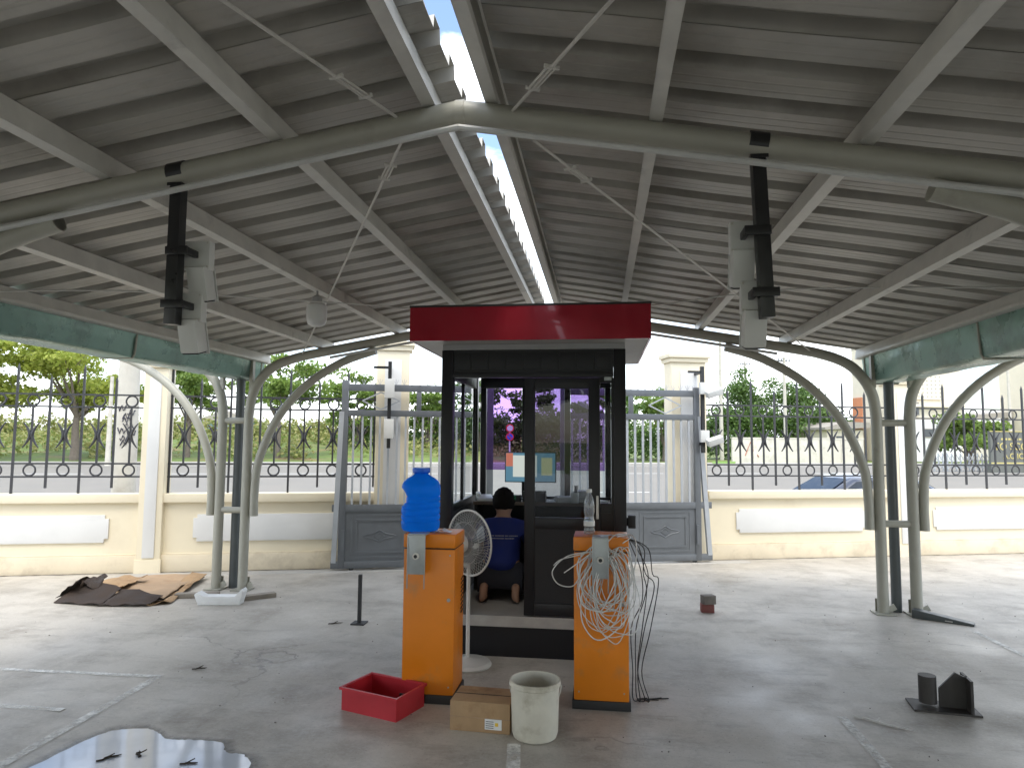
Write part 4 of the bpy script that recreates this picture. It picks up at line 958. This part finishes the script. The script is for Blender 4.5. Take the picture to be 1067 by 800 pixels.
# ------------------------------------------------------------------ trees and scrub beyond the road
def leaf_cloud(b, c, rad, n, size, r_, flat=1.):
    for _ in range(n):
        d = Vector((r_.gauss(0,1), r_.gauss(0,1), r_.gauss(0,1)*flat)); d = d.normalized()*rad*(r_.random()**.45) if d.length else d
        d.z *= flat
        p = c+d; s_ = size*r_.uniform(.6,1.4)
        nrm = Vector((r_.gauss(0,.7), r_.gauss(0,.7), r_.gauss(.5,.6))).normalized(); u = nrm.orthogonal().normalized(); w = nrm.cross(u)
        a = r_.uniform(0,6.28); u, w = u*math.cos(a)+w*math.sin(a), w*math.cos(a)-u*math.sin(a)
        b.add([p-u*s_*.5, p+w*s_*.28, p+u*s_*.5, p-w*s_*.28], [(0,1,2,3)])
def tree(label, loc, H, cr_, trunk_h, m, seed, n=6500, size=.38, flat=.55, trunk_r=.2, lean=0, group='trees beyond the road'):
    r_ = random.Random(seed); o = thing('tree', label, 'tree', loc, r_.uniform(0,6), group)
    tr, lf = MB(), MB(); top = Vector((lean, 0, trunk_h))
    tr.tube([(0,0,-.3),(lean*.2,.03,trunk_h*.35),(lean*.6,-.04,trunk_h*.7),top], [trunk_r*1.3,trunk_r,trunk_r*.85,trunk_r*.7], 9)
    cz = trunk_h+(H-trunk_h)*.5; tips = []
    nl = 9
    for i in range(nl):
        a = 2*math.pi*i/nl+r_.uniform(-.3,.3); rr_ = cr_*r_.uniform(.45,.95); zz = trunk_h+(H-trunk_h)*r_.uniform(.2,.95)
        e = Vector((rr_*math.cos(a), rr_*math.sin(a), zz)) if i else Vector((0,0,H*.95))
        mid = top.lerp(e, .5)+Vector((0,0,.12*(H-trunk_h)))
        tr.tube([top-Vector((0,0,trunk_h*.12*r_.random())), mid, e], [trunk_r*.5,trunk_r*.28,.02], 6)
        tips.append(e); tips.append(mid.lerp(e, .4)+Vector((0,0,.2)))
        for k in range(3):
            e2 = mid.lerp(e, r_.uniform(.2,.9))+Vector((r_.gauss(0,1), r_.gauss(0,1), r_.gauss(.2,.5)))*cr_*.28
            tr.tube([mid.lerp(e, .25), e2], [trunk_r*.18,.012], 5); tips.append(e2)
    per = max(8, int(n/len(tips)))
    for t_ in tips: leaf_cloud(lf, t_, cr_*r_.uniform(.2,.36), int(per*r_.uniform(.5,1.5)), size, r_, flat)
    tr.build('trunk', M['bark'], o, smooth=True, fixn=False); lf.build('crown', m, o, fixn=False)
    return o
ZG = -.3
def tr_at(x, d, ytop, cr_px, m, seed, label, trunk_frac=.38, **k):
    p = far(x, d, ZG); H = height_at(x, ytop, d)-ZG; cr_ = cr_px*p.length/F_PX
    return tree(label, p, H, cr_, H*trunk_frac, m, seed, **k)
tr_at(-12, 60, 352, 48, M['leaf_y'], 1, 'yellow-green feathery tree cut by the left picture edge')
tr_at(78, 62, 358, 60, M['leaf_y'], 2, 'spreading yellow-green tree behind the railing left of the concrete pole', n=11000, trunk_r=.32)
tr_at(196, 64, 372, 38, M['leaf_g'], 3, 'green tree between slim pillar and left canopy column')
tr_at(290, 64, 368, 46, M['leaf_g'], 4, 'green spreading tree right of the left canopy column', n=6500)
tr_at(372, 74, 392, 34, M['leaf_g'], 5, 'green tree behind the left gate pillar', .2)
tr_at(446, 74, 402, 34, M['leaf_g'], 6, 'green tree showing through the left gate leaf', .18)
tr_at(500, 72, 398, 36, M['leaf_d'], 7, 'dark green tree seen through the open booth door', .15)
tr_at(566, 72, 402, 36, M['leaf_d'], 8, 'dark green tree seen through the booth door glass', .15)
tr_at(632, 70, 400, 36, M['leaf_d'], 9, 'dark green tree behind the right edge of the booth', .15)
tr_at(692, 72, 404, 34, M['leaf_g'], 10, 'green tree showing through the right gate leaf', .18)
tr_at(772, 84, 398, 40, M['leaf_d'], 11, 'dense green tree behind the far white wall, beside the right gate pillar', .15, n=8000, flat=.8)
tr_at(822, 86, 400, 40, M['leaf_d'], 12, 'dense green tree behind the far white wall, amid the power poles', .15, n=8000, flat=.8)
tr_at(866, 88, 426, 28, M['leaf_d'], 13, 'small dense tree at the right end of the far white wall', .15, flat=.8)
tr_at(1010, 58, 434, 26, M['leaf_g'], 14, 'green bush-like tree behind the folding gate at the right', .15, flat=.8)
sc2 = MB(); r4 = random.Random(11)
for i in range(620):
    s_ = r4.uniform(-95, 16); d = r4.uniform(63, 90); f_ = (d-61)/30
    h = -.3+1.9*math.sin(min(f_,1)*1.5)
    leaf_cloud(sc2, WP(s_, d, h+.4), r4.uniform(.7,1.9), r4.randint(22,50), .42, r4, .8)
for i in range(420):
    x = r4.uniform(-30, 470); d = r4.uniform(88, 95); leaf_cloud(sc2, far(x, d, r4.uniform(.5,3.6 if x < 340 else 4.4)), r4.uniform(.9,1.7), 46, .5, r4, .85)
tag(sc2.build('scrub', M['leaf_o'], fixn=False), 'rough green and straw scrub covering the bank across the road', 'scrub', kind='stuff')
hd = MB()
for i in range(520):
    x = r4.uniform(742, 872) if i < 260 else r4.uniform(470, 745); d = r4.uniform(79, 86); leaf_cloud(hd, far(x, d, r4.uniform(.0,6.0 if x > 742 else 5.0)), r4.uniform(1.0,1.6), 46, .42, r4, .9)
for i in range(260):
    s_ = r4.uniform(8, 34) if i < 150 else r4.uniform(-6, 10); d = r4.uniform(74, 80); leaf_cloud(hd, WP(s_, d, r4.uniform(.2,2.6)), 1.3, 34, .4, r4, .9)
tag(hd.build('hedge_row', M['leaf_d'], fixn=False), 'continuous dark undergrowth below the far trees', 'undergrowth', kind='stuff')

# utility poles
def up(x, d, ytop, r0, label, arms=True, wpx=None):
    p = far(x, d, -.45); H = height_at(x, ytop, d)+.45
    o = thing('utility_pole', label, 'pole', p, WANG+.3, 'concrete utility poles')
    MB().tube([(0,0,-.05),(0,0,H)], [r0, r0*.62], 14).build('shaft', M['concrete'], o, smooth=True)
    if arms:
        for k, z in enumerate((H-.5, H-1.4)):
            a = MB().bb(-1.0,1.0,-.06,.06,z-.06,z+.06)
            ao = a.build('crossarm', M['pipe'], o)
            for xx in (-.9,-.4,.4,.9): MB().lathe([(.05,z+.06),(.09,z+.12),(.05,z+.18),(.08,z+.24),(.03,z+.3)], 8, (xx,0,0)).build('insulator', M['farglass'], ao)
    return o, p, H
o_, p_, H_ = up(131, 10.9, 150, .175, 'thick concrete pole with graffiti just outside the wall at the left', False)
grf = mat('graffiti', (.05,.05,.07), .7); grr = mat('red_stain', (.45,.16,.1), .8)
g = MB(); r5 = random.Random(3)
dirc = (Vector((0,0,0))-Vector((p_.x,p_.y,0))).normalized(); side = Vector((-dirc.y, dirc.x, 0)); inv = Matrix.Rotation(-(WANG+.3), 3, 'Z')
for k in range(9):
    z0 = 1.55+.06*k+r5.uniform(-.02,.02)+.45; a0 = r5.uniform(-.9,.3); pts = []
    for i in range(7):
        a = a0+.12*i; zz = z0+.045*math.sin(i*1.9+k)
        rr_ = .175*(1-.38*zz/H_)+.004; pts.append(inv @ ((dirc*math.cos(a)-side*math.sin(a))*rr_)+Vector((0,0,zz)))
    g.tube(pts, .009, 5)
g.build('graffiti', grf, o_, smooth=True)
PO = []
for x, d, yt, r0, lb in ((113, 56, 392, .2, 'thin white concrete pole across the road at the left'), (752, 78, 352, .26, 'concrete utility pole left of the far dense trees'), (778, 92, 376, .24, 'concrete utility pole with crossarms amid the far dense trees'), (819, 74, 372, .24, 'concrete utility pole with crossarms right of the far dense trees'), (1054, 62, 352, .16, 'slender pole beside the cream building at the far right')):
    q = up(x, d, yt, r0, lb, arms=x in (778, 819)); PO.append((q[1], q[2]))
wr_ = thing('power_lines', 'thin power lines running between the far utility poles', 'wires', PO[2][0])
for k in range(4):
    a = PO[2][0]+Vector((-.9+.6*k,0,PO[2][1]-.3)); b_ = PO[3][0]+Vector((-.9+.6*k,0,PO[3][1]-.3)); c = PO[3][0]+(PO[3][0]-PO[2][0]).normalized()*38+Vector((18+k*.6,-6,PO[3][1]+1))
    for s0, s1 in ((a,b_),(b_,c)):
        MB().tube([s0.lerp(s1, i/10)-Vector((0,0,2.2*(i/10)*(1-i/10)))-PO[2][0] for i in range(11)], .02, 4).build('line', M['dark'], wr_)
# road signs
def sign(x, d, yc, r0, label, cols):
    p = far(x, d, -.45); zc = height_at(x, yc, d); o = thing('road_sign', label, 'sign', p, WANG, 'round road signs')
    MB().tube([(0,0,0),(0,0,zc+.45-r0*.2)], .045, 8).build('post', M['wallwhite'], o)
    z = zc+.45
    for k, c in enumerate(cols):
        MB().tube([(0,-.05,z),(0,-.075,z)], r0, 24).build('disc', c[0], o); MB().tube([(0,-.076,z),(0,-.085,z)], r0*.72, 24).build('disc_centre', c[1], o)
        if len(c) > 2: MB().beam((-r0*.55,-.09,z+r0*.55),(r0*.55,-.09,z-r0*.55), .004, r0*.2, (0,0,1)).build('slash', c[2], o)
        z -= r0*2.1
sr, sb, sw = mat('sign_red', (.6,.03,.03), .5), mat('sign_blue', (.03,.1,.5), .5), M['wallwhite']
sign(531, 40, 446, .24, 'round red and blue road signs seen through the booth door', [(sr, sw), (sr, sb, sr)])
sign(697, 48, 462, .36, 'small round red road sign behind the right gate leaf', [(sr, sr, sw)])

# ------------------------------------------------------------------ buildings and things across the road on the right
fwl = thing('far_wall', 'weathered white plaster wall across the road behind the right railing', 'wall', far(763, 66, -.45), WANG)
Lw = (far(900, 66)-far(763, 66)).length; Hw = height_at(800, 457, 66)+.45
MB().bb(0,Lw,0,.25,0,Hw).build('wall', M['farwall'], fwl); MB().bb(-.05,Lw+.05,-.05,.3,Hw,Hw+.12).build('coping', M['farwall'], fwl)
for i in range(1, 6): MB().bb(i*Lw/6-.18,i*Lw/6+.18,-.08,0,0,Hw-.02).build('pier', M['farwall'], fwl)
MB().tube([(1.4,-.02,Hw*.3),(2.0,-.02,Hw*.85),(2.3,-.02,Hw*.5),(2.9,-.02,Hw*.25)], .05, 6).build('red_scrawl', grr, fwl)
tag(MB().add([far(742,58.4,-.28),far(766,58.4,-.28),far(766,65,-.28),far(742,65,-.28)], [(0,1,2,3)]).build('lawn', mat('bright_grass', (.13,.24,.03), .9), fixn=False), kind='structure')
def bldg(name, label, x0, x1, d, ytop, depth, m=None):
    p = far(x0, d, -.45); W = (far(x1, d)-far(x0, d)).length; H = height_at((x0+x1)/2, ytop, d)+.45
    o = thing(name, label, 'building', p, WANG); MB().bb(0,W,0,depth,0,H).build('wall', m or M['farcream'], o); return o, W, H, W/(x1-x0)
o, W, H, k = bldg('office_building', 'tall cream building with a perforated screen behind the right column', 928, 1004, 72, 330, 6.5)
zat = lambda y, d=72, x=950: height_at(x, y, d)+.45
MB().bb(-.1,W+.1,-.6,-.01,zat(424),zat(421)).build('ledge', M['farcream'], o)
scn = MB().bb((927-928)*k,(982-928)*k,-.25,-.01,zat(416),zat(362)).build('perforated_screen', M['farcream'], o)
hl = MB(); n1, n2 = 12, 13
for i in range(n1):
    for j in range(n2):
        cx = (931-928)*k+(49*k)*i/(n1-1); cz = zat(413)+(zat(364)-zat(413))*j/(n2-1); e = .07
        hl.bb(cx-e,cx+e,-.268,-.255,cz-e,cz+e)
tag(hl.build('screen_holes', M['farroof'], scn), kind='stuff')
MB().bb(.05,(1000-928)*k,-.3,-.01,0,zat(437)).build('ground_floor', M['wallwhite'], o)
for x0, x1, ya, yb in ((930,943,434,420),(932,944,470,452),(950,957,433,419),(960,988,456,446)):
    f = MB().bb((x0-928)*k,(x1-928)*k,-.37,-.305,zat(ya),zat(yb)).build('window', M['farroof'], o)
    MB().bb((x0-928)*k+.12,(x1-928)*k-.12,-.39,-.372,zat(ya)+.12,zat(yb)-.12).build('pane', M['farglass'], f)
MB().bb(-.2,-.02,4.6,6.3,zat(446),zat(412)).build('orange_banner', M['orangesign'], o)
o, W, H, k = bldg('low_house', 'low cream house with sloping roof at the right end of the far wall', 862, 900, 75, 448, 7)
MB().prism([(-.6,H),(W+.5,H+.3),(W+.5,H+.9),(W*.5,H+1.0),(-.6,H+.3)], -.6, 7.5, 'y').build('roof', M['farroof'], o)
for x in (.25,.65): MB().bb(W*x,W*x+1,-.05,-.005,H*.45,H*.8).build('window', M['farglass'], o)
o, W, H, k = bldg('right_building', 'cream building at the right picture edge behind the slender pole', 1087, 1150, 75, 330, 6)
for i in range(3):
    for j in range(3): MB().bb(1.2+i*2.2,2.4+i*2.2,-.05,-.005,3.5+j*3.2,5.2+j*3.2).build('window', M['farglass'], o)
MB().bb(-.1,W,-.4,-.01,zat(448,75,1070),zat(445,75,1070)).build('ledge', M['farcream'], o)
o, W, H, k = bldg('open_shed', 'open shed with grey roof beyond the trees on the right', 992, 1057, 80, 440, 8, M['farwall'])
MB().prism([(-1,H),(W+1,H+.8),(W+1,H+1.6),(-1,H+.6)], -1, 9, 'y').build('roof', M['farroof'], o)
for x in (.1,.45,.75): MB().bb(W*x,W*x+1.6,-.05,-.005,H*.4,H-.3).build('opening', M['farglass'], o)
# folding gate
fg_ = thing('folding_gate', 'low folding metal gate across the road at the right', 'gate', far(968, 46, -.45), WANG)
Lg = (far(1036, 46)-far(968, 46)).length; Hg = height_at(1000, 472, 46)+.45; n = 16
for i in range(n):
    MB().bb(i*Lg/(n-1)-.03,i*Lg/(n-1)+.03,-.03,.03,0.04,Hg).build('upright', M['gatebar'], fg_)
    if i < n-1:
        x0, x1 = i*Lg/(n-1), (i+1)*Lg/(n-1); b = MB()
        for z0, z1 in ((.15,Hg*.5),(Hg*.5,.15),(Hg*.5,Hg-.1),(Hg-.1,Hg*.5)): b.beam((x0,-.04,z0),(x1,-.04,z1), .03, .04, (0,1,0))
        b.build('lattice', M['gatebar'], fg_)
MB().bb(-.3,Lg+.3,.15,.3,0,.05).build('floor_track', M['gatebar'], fg_)
# sign board with gold letters
sb_ = thing('name_board', 'dark name board with gold letters at the right edge across the road', 'sign', far(1031, 44, -.45), WANG)
Lb = (far(1095, 44)-far(1031, 44)).length; zb0, zb1 = height_at(1045, 483, 44)+.45, height_at(1045, 449, 44)+.45
MB().bb(-.1,Lb+.1,-.2,.25,0,zb0).build('plinth', M['signboard'], sb_)
MB().bb(0,Lb,-.1,.12,zb0,zb1).build('board', M['signboard'], sb_)
MB().bb(-.02,Lb,-.13,-.1,zb0,zb0+.09).bb(-.02,Lb,-.13,-.1,zb1-.06,zb1).build('frame_line', M['gold'], sb_)
def text(s_, x, z, size):
    c = bpy.data.curves.new('letters', 'FONT'); c.body = s_; c.size = size; c.extrude = .015; c.space_character = 1.05
    o = bpy.data.objects.new('letters', c); COL.objects.link(o); dg = bpy.context.evaluated_depsgraph_get(); me = bpy.data.meshes.new_from_object(o.evaluated_get(dg)); bpy.data.objects.remove(o)
    me.materials.clear(); me.materials.append(M['gold']); l_ = link('letters', me, sb_, (x, -.12, z), (R(90), 0, 0)); return l_
text('TO SCON', .25, zb0+1.0, .75); text('A.C ICO', 1.0, zb0+.36, .58)
for k in range(9): MB().bb(.9+k*.3,1.1+k*.3,-.115,-.1,zb0+1.72,zb0+1.86).build('worn_letter', M['gold'], sb_)

# parked car beyond the wall on the right
pc = far(888, 12.7, -.45)
car = thing('parked_car', 'dark grey-blue car parked just outside the wall at the right', 'car', pc, WANG)
cp_ = mat('car_paint', (.035,.045,.07), .25, .2, .04, 3, coat=.8)
def loft(secs, m, name, parent, **k):
    """secs: list of (x, [(y,z)...]) closed rings"""
    b = MB(); n = len(secs[0][1])
    for x, r_ in secs: b.v += [Vector((x, y, z)) for y, z in r_]
    for i in range(len(secs)-1):
        for j in range(n): b.f.append((i*n+j, i*n+(j+1) % n, (i+1)*n+(j+1) % n, (i+1)*n+j)); b.m.append(0)
    b.f.append(tuple(range(n))); b.f.append(tuple((len(secs)-1)*n+j for j in reversed(range(n)))); b.m += [0, 0]
    return b.build(name, m, parent, smooth=True, **k)
def ring(hw, z0, z1, ny=.09): return [(-hw+ny,z0),(hw-ny,z0),(hw,z0+.12),(hw+.0,z1-.14),(hw-.05,z1-.04),(hw-.16,z1),(-hw+.16,z1),(-hw+.05,z1-.04),(-hw,z1-.14),(-hw,z0+.12)]
loft([(-2.2,ring(.68,.35,.62)),(-2.12,ring(.8,.25,.72)),(-1.6,ring(.87,.2,.82)),(-.95,ring(.88,.2,.93)),(0,ring(.89,.2,.96)),(1.2,ring(.88,.2,.98)),(1.75,ring(.86,.22,.98)),(2.12,ring(.8,.3,.93)),(2.2,ring(.72,.4,.85))], cp_, 'body', car, ang=50)
def gh(hw, z0, z1): return [(-hw,z0),(hw,z0),(hw-.07,z0+(z1-z0)*.6),(hw-.16,z1-.03),(hw-.3,z1),(-hw+.3,z1),(-hw+.16,z1-.03),(-hw+.07,z0+(z1-z0)*.6)]
loft([(-1.25,gh(.74,.9,.93)),(-.9,gh(.78,.9,1.14)),(-.45,gh(.8,.9,1.38)),(0,gh(.8,.9,1.44)),(.6,gh(.8,.9,1.43)),(1.1,gh(.78,.9,1.32)),(1.5,gh(.76,.9,1.12)),(1.72,gh(.72,.9,.97))], cp_, 'cabin', car, ang=50)
wg = mat('car_glass', (.03,.035,.04), .06)
for sy in (-1, 1):
    for poly in ([(-.98,.99),(-.02,.99),(-.02,1.34),(-.42,1.32)], [(.06,.99),(.82,.99),(.78,1.32),(.06,1.345)], [(.9,1.0),(1.42,1.02),(1.05,1.25),(.88,1.29)]):
        b = MB(); vv = []
        for x, z in poly: vv.append((x, sy*(.815-(z-.9)*.30), z))
        for x, z in poly: vv.append((x, sy*(.80-(z-.9)*.30), z))
        b.add(vv, [(0,1,2,3),(7,6,5,4),(0,4,5,1),(1,5,6,2),(2,6,7,3),(3,7,4,0)]); b.build('side_window', wg, car)
MB().add([(-1.2,-.6,.985),(-1.2,.6,.985),(-.5,.5,1.37),(-.5,-.5,1.37)], [(0,1,2,3)]).build('windscreen', wg, car, fixn=False)
MB().add([(1.66,-.58,1.03),(1.66,.58,1.03),(1.15,.5,1.32),(1.15,-.5,1.32)], [(3,2,1,0)]).build('rear_window', wg, car, fixn=False)
for x in (-1.38, 1.38):
    for sy in (-1, 1):
        wh = MB().tube([(x,sy*.72,.31),(x,sy*.9,.31)], .31, 24).build('wheel', M['dark'], car, smooth=True); MB().tube([(x,sy*.9,.31),(x,sy*.915,.31)], .2, 16).build('rim', M['plate'], wh, smooth=True)
for sy in (-1, 1):
    MB().box((-2.1,sy*.62,.62), (.16,.3,.12)).build('headlight', M['white'], car, bevel=.02); MB().box((2.12,sy*.62,.78), (.14,.28,.14)).build('tail_light', mat('tail_red', (.4,.01,.01), .3), car, bevel=.02)
    MB().box((-.85,sy*.95,1.0), (.1,.16,.1)).build('door_mirror', cp_, car, bevel=.02)
# far shed at the left
o, W, H, k = bldg('distant_shed', 'pale blue distant shed between the left trees', 205, 262, 120, 440, 10, mat('pale_blue', (.35,.5,.65), .7))
MB().prism([(-1,H),(W+1,H),(W/2,H+2)], -1, 11, 'y').build('roof', M['farroof'], o)
MB().bb(W*.4,W*.55,-.06,-.005,0,H*.6).build('door', M['farglass'], o)
